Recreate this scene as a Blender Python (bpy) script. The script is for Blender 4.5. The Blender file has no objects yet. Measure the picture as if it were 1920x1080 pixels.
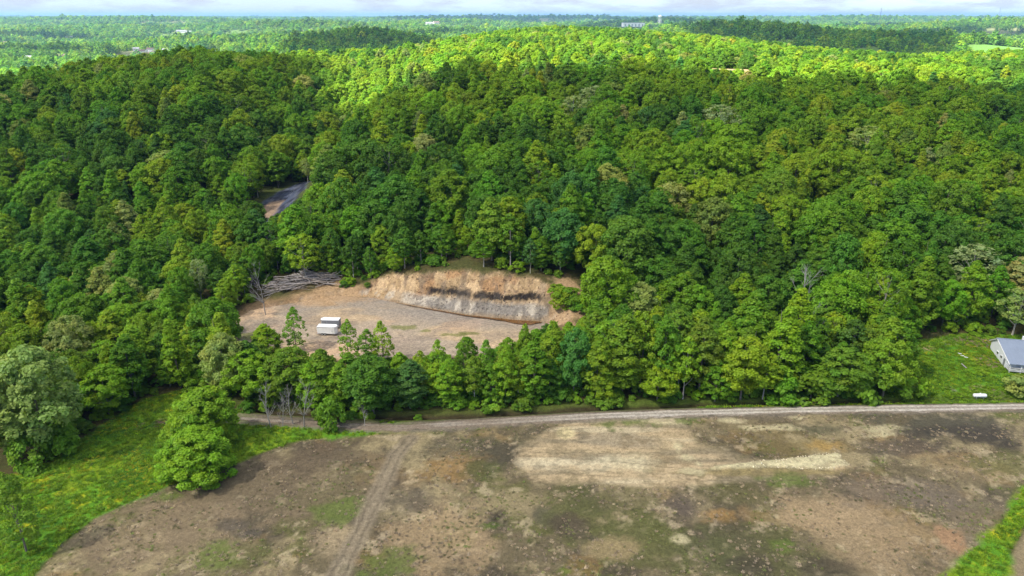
import bpy, bmesh, math, random
import numpy as np
from mathutils import Vector, Matrix

random.seed(7)
RNG = np.random.default_rng(11)
R = math.radians
scene = bpy.context.scene
COL = scene.collection

# ------------------------------------------------------------------ camera
F = 1371.0                      # focal length in pixels of the 1920 wide photograph
PITCH = R(20.45)
CAMZ = 88.0
cam_d = bpy.data.cameras.new('camera')
cam = bpy.data.objects.new('camera', cam_d)
COL.objects.link(cam)
cam_d.sensor_width = 36.0
cam_d.lens = 36.0 * F / 1920.0
cam_d.clip_start = 1.0
cam_d.clip_end = 120000.0
cam.location = (0, 0, CAMZ)
cam.rotation_euler = (math.pi / 2 - PITCH, 0, 0)
scene.camera = cam

# ------------------------------------------------------------------ sun + sky
SUN_EL = R(50.0)
SUN_AZ = math.atan2(-0.80, -0.42)          # measured from +Y towards +X: light comes from the left, a little behind
TO_SUN = Vector((math.sin(SUN_AZ) * math.cos(SUN_EL), math.cos(SUN_AZ) * math.cos(SUN_EL), math.sin(SUN_EL)))
sun_d = bpy.data.lights.new('sun', 'SUN')
sun_d.energy = 4.7
sun_d.angle = R(0.53)
sun_d.color = (1.0, 0.94, 0.83)
sun = bpy.data.objects.new('sun', sun_d)
COL.objects.link(sun)
sun.rotation_euler = TO_SUN.to_track_quat('Z', 'Y').to_euler()
sun.location = (-200, -200, 600)

world = bpy.data.worlds.new('World')
scene.world = world
world.use_nodes = True
wn = world.node_tree
wn.nodes.clear()
w_out = wn.nodes.new('ShaderNodeOutputWorld')
w_bg = wn.nodes.new('ShaderNodeBackground')
w_sky = wn.nodes.new('ShaderNodeTexSky')
w_sky.sky_type = 'NISHITA'
w_sky.sun_disc = False
w_sky.sun_elevation = SUN_EL
w_sky.sun_rotation = SUN_AZ
w_sky.altitude = 2500
w_sky.air_density = 1.0
w_sky.dust_density = 3.0
w_sky.ozone_density = 4.0
w_bg.inputs['Strength'].default_value = 0.056
# scattered white clouds over the whole sky
w_tc = wn.nodes.new('ShaderNodeTexCoord')
w_map = wn.nodes.new('ShaderNodeMapping')
w_map.inputs['Scale'].default_value = (14, 14, 75)
w_noi = wn.nodes.new('ShaderNodeTexNoise')
w_noi.inputs['Scale'].default_value = 1.0
w_noi.inputs['Detail'].default_value = 6.0
w_noi.inputs['Roughness'].default_value = 0.55
w_ramp = wn.nodes.new('ShaderNodeValToRGB')
w_ramp.color_ramp.elements[0].position = 0.44
w_ramp.color_ramp.elements[0].color = (0, 0, 0, 1)
w_ramp.color_ramp.elements[1].position = 0.60
w_ramp.color_ramp.elements[1].color = (0.8, 0.8, 0.8, 1)
w_mix = wn.nodes.new('ShaderNodeMix')
w_mix.data_type = 'RGBA'
w_mix.inputs['B'].default_value = (3.5, 3.6, 4.1, 1)
wn.links.new(w_tc.outputs['Generated'], w_map.inputs['Vector'])
wn.links.new(w_map.outputs['Vector'], w_noi.inputs['Vector'])
wn.links.new(w_noi.outputs['Fac'], w_ramp.inputs['Fac'])
wn.links.new(w_ramp.outputs['Color'], w_mix.inputs['Factor'])
wn.links.new(w_sky.outputs['Color'], w_mix.inputs['A'])
wn.links.new(w_mix.outputs['Result'], w_bg.inputs['Color'])
wn.links.new(w_bg.outputs['Background'], w_out.inputs['Surface'])

scene.view_settings.view_transform = 'Standard'
scene.view_settings.look = 'None'
scene.view_settings.exposure = 1.95
scene.view_settings.gamma = 1.0
scene.render.engine = 'CYCLES'
cy = scene.cycles
cy.max_bounces = 6
cy.diffuse_bounces = 4
cy.glossy_bounces = 2
cy.transmission_bounces = 3
cy.transparent_max_bounces = 12
cy.volume_bounces = 0
cy.use_denoising = True
cy.sample_clamp_indirect = 4.0

# ------------------------------------------------------------------ camera geometry helpers (for measuring the place)
CP, SP = math.cos(PITCH), math.sin(PITCH)

def ray(px, py):
    u = (px - 960.0) / F
    v = (540.0 - py) / F
    return np.array([u, CP + v * SP, -SP + v * CP])

def at_z(px, py, z=0.0):
    d = ray(px, py)
    t = (z - CAMZ) / d[2]
    return d[0] * t, d[1] * t

def at_d(px, py, D):
    d = ray(px, py)
    t = D / d[1]
    return d[0] * t, D, CAMZ + d[2] * t

def project(x, y, z):
    x = np.asarray(x, float); y = np.asarray(y, float); z = np.asarray(z, float) - CAMZ
    dep = y * CP - z * SP
    up = y * SP + z * CP
    return 960 + F * x / dep, 540 - F * up / dep, dep

# ------------------------------------------------------------------ numeric noise
def _hash(ix, iy, seed):
    h = (ix.astype(np.int64) * 374761393 + iy.astype(np.int64) * 668265263 + seed * 1442695041) & 0xFFFFFFFF
    h = ((h ^ (h >> 13)) * 1274126177) & 0xFFFFFFFF
    h = h ^ (h >> 16)
    return (h & 0xFFFF) / 65535.0

def vnoise(x, y, seed=0):
    ix = np.floor(x); iy = np.floor(y)
    fx = x - ix; fy = y - iy
    fx = fx * fx * fx * (fx * (fx * 6 - 15) + 10); fy = fy * fy * fy * (fy * (fy * 6 - 15) + 10)
    a = _hash(ix, iy, seed); b = _hash(ix + 1, iy, seed)
    c = _hash(ix, iy + 1, seed); d = _hash(ix + 1, iy + 1, seed)
    return (a + (b - a) * fx) * (1 - fy) + (c + (d - c) * fx) * fy

def fbm(x, y, wl, octv=4, seed=0, gain=0.5):
    x = np.asarray(x, float) / wl; y = np.asarray(y, float) / wl
    s = 0.0; a = 1.0; n = 0.0
    for o in range(octv):
        c, sn = math.cos(0.6 + o), math.sin(0.6 + o)
        s = s + a * vnoise(c * x - sn * y + 13.7 * o, sn * x + c * y - 7.1 * o, seed + o * 17)
        n += a; a *= gain
        x = x * 2.03; y = y * 2.03
    return s / n            # 0..1, mean about 0.5

def sstep(a, b, x):
    t = np.clip((x - a) / (b - a), 0, 1)
    return t * t * (3 - 2 * t)

def poly_sdf(px, py, poly):
    """signed distance to a polygon, negative inside"""
    px = np.asarray(px, float); py = np.asarray(py, float)
    d2 = np.full(px.shape, 1e18); inside = np.zeros(px.shape, bool)
    n = len(poly)
    for i in range(n):
        ax, ay = poly[i]; bx, by = poly[(i + 1) % n]
        ex, ey = bx - ax, by - ay
        L = ex * ex + ey * ey + 1e-12
        t = np.clip(((px - ax) * ex + (py - ay) * ey) / L, 0, 1)
        d2 = np.minimum(d2, (px - ax - t * ex) ** 2 + (py - ay - t * ey) ** 2)
        c = (ay > py) != (by > py)
        if abs(ey) > 1e-12:
            xi = ax + (py - ay) * ex / ey
            inside ^= c & (px < xi)
    d = np.sqrt(d2)
    return np.where(inside, -d, d)

def line_dist(px, py, pts):
    d2 = np.full(np.shape(px), 1e18)
    for (ax, ay), (bx, by) in zip(pts[:-1], pts[1:]):
        ex, ey = bx - ax, by - ay
        t = np.clip(((px - ax) * ex + (py - ay) * ey) / (ex * ex + ey * ey + 1e-12), 0, 1)
        d2 = np.minimum(d2, (px - ax - t * ex) ** 2 + (py - ay - t * ey) ** 2)
    return np.sqrt(d2)

def gpoly(pix, z=0.0):
    return [at_z(a, b, z) for a, b in pix]

# ------------------------------------------------------------------ the lie of the land
PADZ = 4.0
PAD = gpoly([(436, 604), (470, 582), (560, 566), (640, 555), (700, 559), (770, 573), (870, 591), (960, 602), (1030, 606),
             (1046, 616), (1000, 640), (900, 662), (760, 674), (620, 672), (500, 660), (446, 640)], PADZ)
ROAD_PIX = [(2150, 756), (1920, 761), (1700, 764), (1500, 767), (1300, 772), (1150, 777), (1000, 785), (860, 793), (740, 801), (640, 796), (540, 789), (440, 782)]
ROAD = gpoly(ROAD_PIX, 0.3)
DITCH = gpoly([(2200, 744), (1920, 746), (1700, 750), (1500, 752), (1300, 756), (1150, 761), (1000, 769), (880, 777), (760, 780), (660, 776), (520, 770), (400, 756)], 0)
GRAVEL = gpoly([(488, 422), (484, 398), (492, 378), (530, 356), (570, 342), (592, 344), (578, 362), (548, 388), (520, 410)], 9.0)

# control points: (x, y, ground height)
def cp(px, py, D, th):
    x, y, z = at_d(px, py, D)
    return (x, D, z - th)
CTRL = []
def c3(x, y, z): CTRL.append((x, y, z))
for x in (-330, -240, -160, -80, 0, 80, 160, 240, 330):
    for y in (20, 80, 130, 160):
        c3(x, y, 0.0 if y < 160 else 0.2)
# belt, pad, bank
for x in (-60, -20, 20): c3(x, 178, 3.0)
for x in (60, 100, 140, 190): c3(x, 182, 1.0)
c3(-100, 180, 1.0); c3(-150, 185, 0.5); c3(-220, 190, 0.5)
c3(-75, 200, 4.3); c3(-85, 222, 5.0); c3(-50, 222, 6.0)
c3(-14, 214, 14.6); c3(5, 207, 14.5); c3(-31, 218, 12); c3(-44, 220, 9.4); c3(-56, 225, 7.8); c3(19, 207, 12.5); c3(-14, 242, 18.5); c3(8, 236, 18.5); c3(-34, 246, 15); c3(30, 215, 12)
c3(60, 225, 8); c3(110, 225, 8); c3(160, 225, 7); c3(220, 230, 8)
# centre hill
for (x, y, z) in ((0, 300, 26), (0, 400, 39), (-10, 500, 47), (0, 620, 52), (20, 760, 57), (20, 860, 56), (0, 1000, 42), (0, 1180, 18),
                  (70, 300, 24), (140, 310, 22), (220, 320, 22), (90, 400, 37), (200, 420, 34), (300, 430, 32),
                  (160, 520, 45), (300, 540, 40), (420, 560, 38), (130, 640, 51), (220, 730, 49), (290, 650, 40), (330, 740, 33), (450, 660, 43), (470, 780, 40),
                  (200, 860, 44), (330, 900, 24), (480, 930, 22), (250, 1060, 24), (420, 1150, 28), (620, 1000, 28), (640, 720, 40),
                  (-60, 300, 22), (-75, 350, 24), (-64, 430, 36), (-60, 520, 41), (-100, 600, 41), (-58, 700, 50), (-115, 700, 39), (-80, 860, 42),
                  # valley of the gravel strip
                  (-104, 300, 8), (-104, 330, 9), (-98, 365, 11), (-94, 410, 9), (-96, 470, 16), (-108, 530, 28), (-120, 250, 5), (-140, 215, 1),
                  # left ridge
                  (-150, 330, 16), (-160, 400, 29), (-150, 480, 36), (-170, 560, 43), (-160, 650, 43), (-235, 440, 38), (-235, 520, 47), (-240, 600, 36),
                  (-170, 280, 9), (-240, 340, 19), (-300, 400, 31), (-310, 470, 36), (-330, 560, 20), (-200, 250, 4), (-270, 280, 6), (-330, 330, 14), (-360, 440, 25), (-450, 420, 18), (-450, 330, 8),
                  (-200, 760, 14), (-330, 700, 0), (-480, 620, -4), (-400, 900, -6), (-250, 950, 0), (-120, 1000, 22), (-600, 900, -8), (-300, 1180, 0), (-700, 500, 0)):
    c3(x, y, z)
CT = np.array(CTRL, float)
_S = 300.0
def _tps(r2):
    return np.where(r2 > 1e-9, 0.5 * r2 * np.log(np.maximum(r2, 1e-9)), 0.0)
_n = len(CT)
_P = np.c_[np.ones(_n), CT[:, 0] / _S, CT[:, 1] / _S]
_d2 = ((CT[:, None, :2] - CT[None, :, :2]) ** 2).sum(2) / _S ** 2
_A = np.zeros((_n + 3, _n + 3))
_A[:_n, :_n] = _tps(_d2) + np.eye(_n) * 2e-4
_A[:_n, _n:] = _P; _A[_n:, :_n] = _P.T
_w = np.linalg.solve(_A, np.r_[CT[:, 2], 0, 0, 0])

def rbf(x, y):
    sh = np.shape(x); x = np.ravel(np.asarray(x, float)); y = np.ravel(np.asarray(y, float))
    out = np.zeros(x.shape)
    for i in range(0, len(x), 20000):
        xx = x[i:i + 20000] / _S; yy = y[i:i + 20000] / _S
        d2 = (xx[:, None] - CT[None, :, 0] / _S) ** 2 + (yy[:, None] - CT[None, :, 1] / _S) ** 2
        out[i:i + 20000] = _tps(d2) @ _w[:_n] + _w[_n] + _w[_n + 1] * xx + _w[_n + 2] * yy
    return out.reshape(sh)

# distant ridges: (pixel x, forward distance, half width, half depth, height)
FAR_RIDGES = [(690, 1500, 190, 170, 52), (460, 1900, 260, 120, 18), (1500, 1500, 230, 210, 34), (1340, 1750, 330, 150, 50), (1700, 1450, 150, 200, 14), (1900, 1350, 240, 160, 26),
              (820, 4200, 600, 260, 42), (1120, 3300, 420, 200, 40), (1240, 3900, 520, 260, 52), (980, 2600, 350, 180, 24),
              (1750, 2900, 800, 250, 38), (560, 3600, 700, 220, 40), (200, 5200, 1300, 300, 46), (1000, 7000, 2600, 420, 44), (1650, 6500, 1500, 400, 40)]
def far_h(x, y):
    z = 26 * (fbm(x, y, 900, 4, 5) - 0.5) * 2
    z = z + np.interp(np.hypot(x, y), [0, 1200, 2500, 5000, 9000, 16000, 40000], [0, -2, 4, 14, 30, 44, 60])
    for (px, D, sx, sy, h) in FAR_RIDGES:
        cx = (px - 960) / F * D * 1.0
        w1 = 1 + 0.5 * (fbm(x, y, 380, 3, 41) - 0.5)
        z = z + h * np.exp(-(((x - cx) / sx) ** 2 + ((y - D) / sy) ** 2) * w1)
    return z

SPOIL = [(140, 490, 16, 9, 11.6), (322, 500, 10, 8, 11.5)]

def nat(x, y):
    x = np.asarray(x, float); y = np.asarray(y, float)
    r = np.hypot(x * 1.25, y - 100)
    b = sstep(780, 1080, r)
    b = np.where(y < 60, np.maximum(b, sstep(400, 900, np.hypot(x, y - 60))), b)
    z = rbf(np.clip(x, -900, 900), np.clip(y, -50, 1300)) * (1 - b)
    z = z + np.where(b > 0, far_h(x, y) * b, 0)
    z = z + (fbm(x, y, 60, 3, 3) - 0.5) * 5.0 * sstep(230, 300, y)
    return z

def ground(x, y, fine=False):
    x = np.asarray(x, float); y = np.asarray(y, float)
    z = nat(x, y)
    # level field, roadside ditch
    near = (y < 260) & (np.abs(x) < 260)
    flat = 1 - sstep(150, 172, y)
    z = np.where(y < 175, z * (1 - flat) + flat * 0.0, z)
    if fine or np.any(near):
        dd = line_dist(x, y, DITCH)
        z = z - np.where(near, 1.15 * np.exp(-(dd / 1.3) ** 2), 0)
        sd = poly_sdf(x, y, PAD)
        # excavation: the pad is cut into the natural slope
        rough = (fbm(x, y, 3.4, 4, 21, 0.6) - 0.5) * 3.4 + (fbm(x * 0.35, y, 9, 2, 22) - 0.5) * 2.6
        t = np.clip(sd, 0, 40)
        cut = PADZ + np.where(t > 0.3, t * 0.98 + rough * np.clip(t / 4, 0, 1) * 0.85, 0)
        cut = cut + np.where(t > .8, .20 * np.sin(cut * 6.4 + (fbm(x, y, 7, 2, 25) - .5) * 5), 0)
        # a bench half way up where the coal seam sticks out
        cut = cut + 0.7 * np.exp(-((t - 5.2) / 1.0) ** 2)
        z = np.where(near & (sd < 40), np.minimum(z, cut), z)
        z = np.where(near & (sd < 0), PADZ + (fbm(x, y, 9, 3, 8) - .5) * 0.35, z)
        # fill slope in front of the pad, always at least near pad level close by
        fill = PADZ - np.clip(sd, 0, 30) * 0.35
        z = np.where(near & (sd >= 0) & (sd < 12) & (z < fill), fill, z)
    for (cx, cy_, ra, rb, h) in SPOIL:
        q = np.sqrt(((x - cx) / ra) ** 2 + ((y - cy_) / rb) ** 2)
        z = z + h * (1 - sstep(0.75, 1.25, q + 0.25 * (fbm(x, y, 8, 2, 9) - .5)))
    return z

def gz(x, y):
    return float(ground(np.array([x]), np.array([y]))[0])

def drop(px, py, z0=0.0):
    """the ground point seen at a pixel"""
    z = z0
    for _ in range(12):
        x, y = at_z(px, py, z)
        z = 0.5 * z + 0.5 * gz(x, y)
    return x, y, gz(x, y)

def drop_top(px, py, h):
    """the ground point of a thing of height h whose top is seen at a pixel"""
    d = ray(px, py)
    t = np.linspace(120, 1300, 2400)
    x = d[0] * t; y = d[1] * t; z = CAMZ + d[2] * t
    g = ground(x, y)
    k = np.argmax(z <= g + h)
    return float(x[k]), float(y[k]), float(g[k])

# ------------------------------------------------------------------ materials
def srgb(r, g, b):
    f = lambda c: (c / 255 / 12.92) if c / 255 <= 0.04045 else ((c / 255 + 0.055) / 1.055) ** 2.4
    return (f(r), f(g), f(b))

def new_mat(name):
    m = bpy.data.materials.new(name); m.use_nodes = True
    nt = m.node_tree; nt.nodes.clear()
    o = nt.nodes.new('ShaderNodeOutputMaterial')
    return m, nt, o

def N(nt, kind, **kw):
    n = nt.nodes.new(kind)
    for k, v in kw.items():
        if k.startswith('i_'):
            n.inputs[k[2:].replace('_', ' ')].default_value = v
        else:
            setattr(n, k, v)
    return n

def noise_var(nt, scale, lo, hi, detail=4, coord='Object', rough=0.6):
    tc = N(nt, 'ShaderNodeTexCoord')
    no = N(nt, 'ShaderNodeTexNoise', i_Scale=scale, i_Detail=detail, i_Roughness=rough)
    nt.links.new(tc.outputs[coord], no.inputs['Vector'])
    mr = N(nt, 'ShaderNodeMapRange')
    mr.inputs['From Min'].default_value = 0.28; mr.inputs['From Max'].default_value = 0.72
    mr.inputs['To Min'].default_value = lo; mr.inputs['To Max'].default_value = hi
    nt.links.new(no.outputs['Fac'], mr.inputs['Value'])
    return mr.outputs['Result'], no.outputs['Fac']

def mat_plain(name, col, rough=0.7, var=0.12, scale=3.0, metal=0.0, bump=0.0):
    m, nt, o = new_mat(name)
    p = N(nt, 'ShaderNodeBsdfPrincipled', i_Roughness=rough, i_Metallic=metal)
    v, f = noise_var(nt, scale, 1 - var, 1 + var)
    mx = N(nt, 'ShaderNodeVectorMath', operation='SCALE')
    mx.inputs[0].default_value = col
    nt.links.new(v, mx.inputs['Scale'])
    nt.links.new(mx.outputs[0], p.inputs['Base Color'])
    if bump:
        b = N(nt, 'ShaderNodeBump', i_Strength=bump, i_Distance=0.05)
        nt.links.new(f, b.inputs['Height']); nt.links.new(b.outputs[0], p.inputs['Normal'])
    nt.links.new(p.outputs[0], o.inputs['Surface'])
    return m

def mat_leaf(name, trans=0.42):
    """foliage: colour from the tree's own tint, a little lighter or darker from twig to twig"""
    m, nt, o = new_mat(name)
    a = N(nt, 'ShaderNodeAttribute', attribute_type='INSTANCER', attribute_name='tint')
    v = N(nt, 'ShaderNodeAttribute', attribute_type='GEOMETRY', attribute_name='leafvar')
    mx = N(nt, 'ShaderNodeVectorMath', operation='MULTIPLY')
    nt.links.new(a.outputs['Color'], mx.inputs[0]); nt.links.new(v.outputs['Color'], mx.inputs[1])
    d = N(nt, 'ShaderNodeBsdfDiffuse'); t = N(nt, 'ShaderNodeBsdfTranslucent')
    warm = N(nt, 'ShaderNodeVectorMath', operation='MULTIPLY'); warm.inputs[1].default_value = (1.10, 1.12, 0.6)
    nt.links.new(mx.outputs[0], warm.inputs[0])
    nt.links.new(mx.outputs[0], d.inputs['Color']); nt.links.new(warm.outputs[0], t.inputs['Color'])
    ms = N(nt, 'ShaderNodeMixShader'); ms.inputs[0].default_value = trans
    nt.links.new(d.outputs[0], ms.inputs[1]); nt.links.new(t.outputs[0], ms.inputs[2])
    g = N(nt, 'ShaderNodeBsdfGlossy', i_Roughness=0.55); g.inputs['Color'].default_value = (1, 1, 1, 1)
    m2 = N(nt, 'ShaderNodeMixShader'); m2.inputs[0].default_value = 0.012
    nt.links.new(ms.outputs[0], m2.inputs[1]); nt.links.new(g.outputs[0], m2.inputs[2])
    nt.links.new(m2.outputs[0], o.inputs['Surface'])
    return m

LEAF = mat_leaf('foliage')
BARK = mat_plain('bark', (0.17, 0.145, 0.12), 0.9, 0.35, 2.5, bump=0.3)
DEADWOOD = mat_plain('dead_wood', (0.30, 0.285, 0.27), 0.9, 0.25, 3.0, bump=0.3)

# ------------------------------------------------------------------ generic builders
def link(o, parent=None):
    COL.objects.link(o)
    if parent: o.parent = parent
    return o

def tag(o, label=None, cat=None, group=None, kind=None):
    if label: o['label'] = label
    if cat: o['category'] = cat
    if group: o['group'] = group
    if kind: o['kind'] = kind
    return o

def np_mesh(name, V, Fc, mats=(), fmat=None, smooth=False):
    me = bpy.data.meshes.new(name)
    V = np.asarray(V, np.float32); Fc = np.asarray(Fc, np.int32)
    k = Fc.shape[1]
    me.vertices.add(len(V)); me.vertices.foreach_set('co', V.ravel())
    me.loops.add(Fc.size); me.loops.foreach_set('vertex_index', Fc.ravel())
    me.polygons.add(len(Fc)); me.polygons.foreach_set('loop_start', np.arange(0, Fc.size, k, dtype=np.int32))
    for m in mats: me.materials.append(m)
    if fmat is not None: me.polygons.foreach_set('material_index', np.asarray(fmat, np.int32))
    if smooth: me.polygons.foreach_set('use_smooth', np.ones(len(Fc), bool))
    me.update(calc_edges=True)
    me.validate()
    return me

def color_attr(me, name, rgb):
    a = me.attributes.new(name, 'FLOAT_COLOR', 'POINT')
    c = np.ones((len(rgb), 4), np.float32); c[:, :3] = rgb
    a.data.foreach_set('color', c.ravel())

class MB:
    """collects simple solids into one mesh"""
    def __init__(s): s.bm = bmesh.new()
    def box(s, c, d, rot=None, bevel=0.0):
        g = bmesh.ops.create_cube(s.bm, size=1.0)
        M = Matrix.Translation(c) @ (rot.to_4x4() if rot else Matrix()) @ Matrix.Diagonal((d[0], d[1], d[2], 1))
        bmesh.ops.transform(s.bm, matrix=M, verts=g['verts'])
        if bevel:
            es = list({e for v in g['verts'] for e in v.link_edges})
            bmesh.ops.bevel(s.bm, geom=es, offset=bevel, segments=2, affect='EDGES', profile=0.5)
        return s
    def cyl(s, a, b, r0, r1=None, n=10):
        r1 = r0 if r1 is None else r1
        a = Vector(a); b = Vector(b); L = (b - a).length
        if L < 1e-6: return s
        g = bmesh.ops.create_cone(s.bm, cap_ends=True, segments=n, radius1=r0, radius2=r1, depth=L)
        M = Matrix.Translation((a + b) / 2) @ (b - a).to_track_quat('Z', 'Y').to_matrix().to_4x4()
        bmesh.ops.transform(s.bm, matrix=M, verts=g['verts'])
        return s
    def poly(s, pts, thick=None, n=None):
        vs = [s.bm.verts.new(p) for p in pts]
        f = s.bm.faces.new(vs)
        if thick:
            r = bmesh.ops.extrude_face_region(s.bm, geom=[f])
            nn = Vector(n) * thick
            bmesh.ops.translate(s.bm, vec=nn, verts=[v for v in r['geom'] if isinstance(v, bmesh.types.BMVert)])
        return s
    def build(s, name, mat, parent=None, smooth=False):
        bmesh.ops.recalc_face_normals(s.bm, faces=s.bm.faces)
        me = bpy.data.meshes.new(name); s.bm.to_mesh(me); s.bm.free()
        me.materials.append(mat)
        if smooth:
            for p in me.polygons: p.use_smooth = True
        return link(bpy.data.objects.new(name, me), parent)

def empty(name, loc, rz=0.0):
    o = bpy.data.objects.new(name, None); o.empty_display_size = 0.5
    o.location = loc; o.rotation_euler = (0, 0, rz)
    return link(o)

# ------------------------------------------------------------------ ground: one sheet to the horizon
def axis(lo, hi, step, far_lo, far_hi, g=1.055):
    a = list(np.arange(lo, hi + 1e-6, step))
    s = step; v = a[-1]; up = []
    while v < far_hi: s *= g; v += s; up.append(v)
    s = step; v = a[0]; dn = []
    while v > far_lo: s *= g; v -= s; dn.append(v)
    return np.array(dn[::-1] + a + up)
GX = axis(-135, 142, 0.42, -26000, 26000, 1.075)
GY = axis(92, 236, 0.42, -1500, 42000, 1.045)
gx, gy = np.meshgrid(GX, GY)
X = gx.ravel(); Y = gy.ravel()
Z = ground(X, Y, True)
Z = Z + (fbm(X, Y, 2.6, 3, 71) - 0.5) * 0.16 * (Y < 260)

# --- colour of the soil, as it lies
n1 = fbm(X, Y, 22, 4, 101); n2 = fbm(X, Y, 6.5, 4, 102); n3 = fbm(X, Y, 1.9, 3, 103, 0.65); n4 = fbm(X, Y, 11, 4, 104); n5 = fbm(X, Y, 3.6, 4, 105); n6 = fbm(X, Y, 35, 3, 106)
def C(r, g, b): return np.array(srgb(r, g, b))[None, :]
def lay(col, c, w): return col * (1 - w[:, None]) + c * w[:, None]
STRAW = C(154, 137, 109); BROWN = C(108, 96, 77); DARK = C(74, 66, 58); OLIVE = C(94, 94, 52); TAN = C(186, 160, 122); CREAM = C(222, 208, 178)
GREEN = C(96, 146, 36); LITTER = C(84, 78, 46); GREY = C(150, 144, 136); ORANGE = C(172, 132, 84); COAL = C(34, 33, 36); ROCK = C(152, 146, 138); CLAY = C(184, 156, 118)
# forest floor everywhere, the field on top of it
col = np.repeat(LITTER, len(X), 0)
col = lay(col, C(80, 84, 44), sstep(0.45, 0.6, n2) * 0.7)
# far country seen between the trees: meadows and woods
farw = sstep(800, 1100, np.hypot(X, Y))
col = lay(col, C(96, 124, 56), farw)
warp = (n2 - 0.5) * 5 + (n3 - 0.5) * 1.6
FIELD = gpoly([(-900, 1400), (-100, 1230), (60, 1085), (115, 1022), (190, 962), (300, 918), (420, 876), (480, 852), (560, 826), (640, 818), (740, 812), (850, 796), (1000, 790), (1150, 783), (1300, 777),
               (1500, 772), (1920, 766), (2300, 764), (2300, 900), (1935, 900), (1900, 950), (1850, 1010), (1770, 1085), (1650, 1200), (1500, 1500)])
sdF = poly_sdf(X, Y, FIELD) + warp * 0.7
wF = 1 - sstep(-0.9, 0.9, sdF)
fc = np.repeat(BROWN, len(X), 0)
fc = lay(fc, STRAW, sstep(0.42, 0.62, n1 * 0.45 + n2 * 0.35 + n3 * 0.2))
fc = lay(fc, DARK, sstep(0.50, 0.63, n4 * 0.6 + n3 * 0.25 + n5 * 0.15) * 0.8)
fc = lay(fc, OLIVE, sstep(0.52, 0.64, fbm(X, Y, 14, 4, 107) * 0.6 + n5 * 0.4) * 0.7)
fc = lay(fc, ORANGE, sstep(0.60, 0.70, fbm(X, Y, 9, 4, 108)) * 0.25)
fc = lay(fc, C(186, 166, 142), sstep(0.58, 0.68, n3 * 0.5 + n5 * 0.5) * 0.55)

def blob(px, py, rx, ry, soft=0.35, ragged=0.5, z=0.0, rot=0.0):
    """a stain on the ground: an uneven ellipse at the place seen there"""
    cx, cy_ = at_z(px, py, z)
    ex = abs(at_z(px + rx, py, z)[0] - cx)
    ey = abs(at_z(px, py - ry, z)[1] - at_z(px, py + ry, z)[1]) / 2
    dx = X - cx; dy = Y - cy_
    c, s = math.cos(rot), math.sin(rot)
    q = np.sqrt(((c * dx + s * dy) / ex) ** 2 + ((-s * dx + c * dy) / ey) ** 2)
    q = q + ragged * ((n2 - 0.5) * 1.6 + (n3 - 0.5) * 1.4)
    return 1 - sstep(1 - soft, 1 + soft, q)
# large tonal areas of the field
for (px, py, rx, ry, c, w) in (
        (560, 900, 200, 60, C(116, 100, 84), .7), (300, 1010, 170, 70, C(142, 122, 102), .7), (620, 860, 110, 30, C(98, 84, 72), .6), (640, 1010, 40, 25, C(172, 150, 126), .6),
        (860, 850, 110, 28, C(84, 78, 66), .7), (830, 880, 60, 22, C(122, 98, 66), .6), (850, 870, 60, 25, ORANGE, .35), (960, 945, 90, 28, STRAW, .75), (830, 1000, 90, 70, C(170, 144, 116), .7), (760, 940, 60, 30, C(98, 88, 78), .8),
        (905, 880, 34, 16, C(84, 86, 56), .8), (935, 970, 20, 15, C(66, 58, 52), .9), (925, 985, 26, 8, C(78, 96, 40), .8), (1020, 965, 22, 16, C(84, 80, 68), .8), (1090, 950, 60, 55, C(92, 92, 56), .8),
        (1075, 985, 34, 22, C(84, 72, 64), .8), (1180, 930, 60, 30, C(108, 100, 72), .7), (1280, 950, 36, 24, C(96, 84, 78), .85), (1200, 1010, 90, 60, C(96, 96, 58), .75), (1150, 1030, 50, 20, C(160, 138, 108), .7),
        (1380, 930, 60, 30, C(98, 92, 62), .8), (1350, 965, 40, 14, ORANGE, .6), (1450, 1040, 110, 70, C(92, 88, 62), .7), (1560, 960, 120, 34, C(172, 146, 118), .75), (1640, 1000, 120, 60, C(164, 140, 114), .75), (1330, 1040, 60, 40, C(92, 92, 62), .7), (1410, 1060, 30, 20, DARK, .7), (1545, 1065, 45, 25, DARK, .7),
        (1800, 960, 100, 60, C(122, 108, 94), .7), (1700, 930, 110, 30, C(120, 106, 96), .7), (1780, 1010, 22, 26, C(172, 134, 106), .8), (1830, 880, 90, 22, C(150, 130, 104), .5),
        (1850, 808, 90, 24, C(74, 68, 64), .85), (1720, 812, 50, 14, C(72, 68, 64), .85), (1680, 840, 110, 18, C(92, 82, 76), .75), (1540, 805, 80, 10, C(88, 86, 70), .7), (1500, 835, 120, 18, C(128, 110, 74), .6), (1545, 838, 40, 12, C(178, 142, 84), .6), (1430, 810, 70, 14, C(130, 112, 80), .6),
        (1400, 780, 110, 8, C(124, 110, 98), .7), (1750, 785, 180, 12, C(98, 92, 80), .7), (1900, 778, 40, 10, C(110, 116, 56), .6), (990, 805, 90, 12, C(96, 88, 74), .7),
        (1870, 870, 70, 20, C(104, 104, 60), .6), (470, 1000, 26, 8, C(84, 78, 74), .7), (440, 985, 34, 10, C(88, 80, 74), .7)):
    fc = lay(fc, c, blob(px, py, rx, ry, .45, .8) * w)
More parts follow.
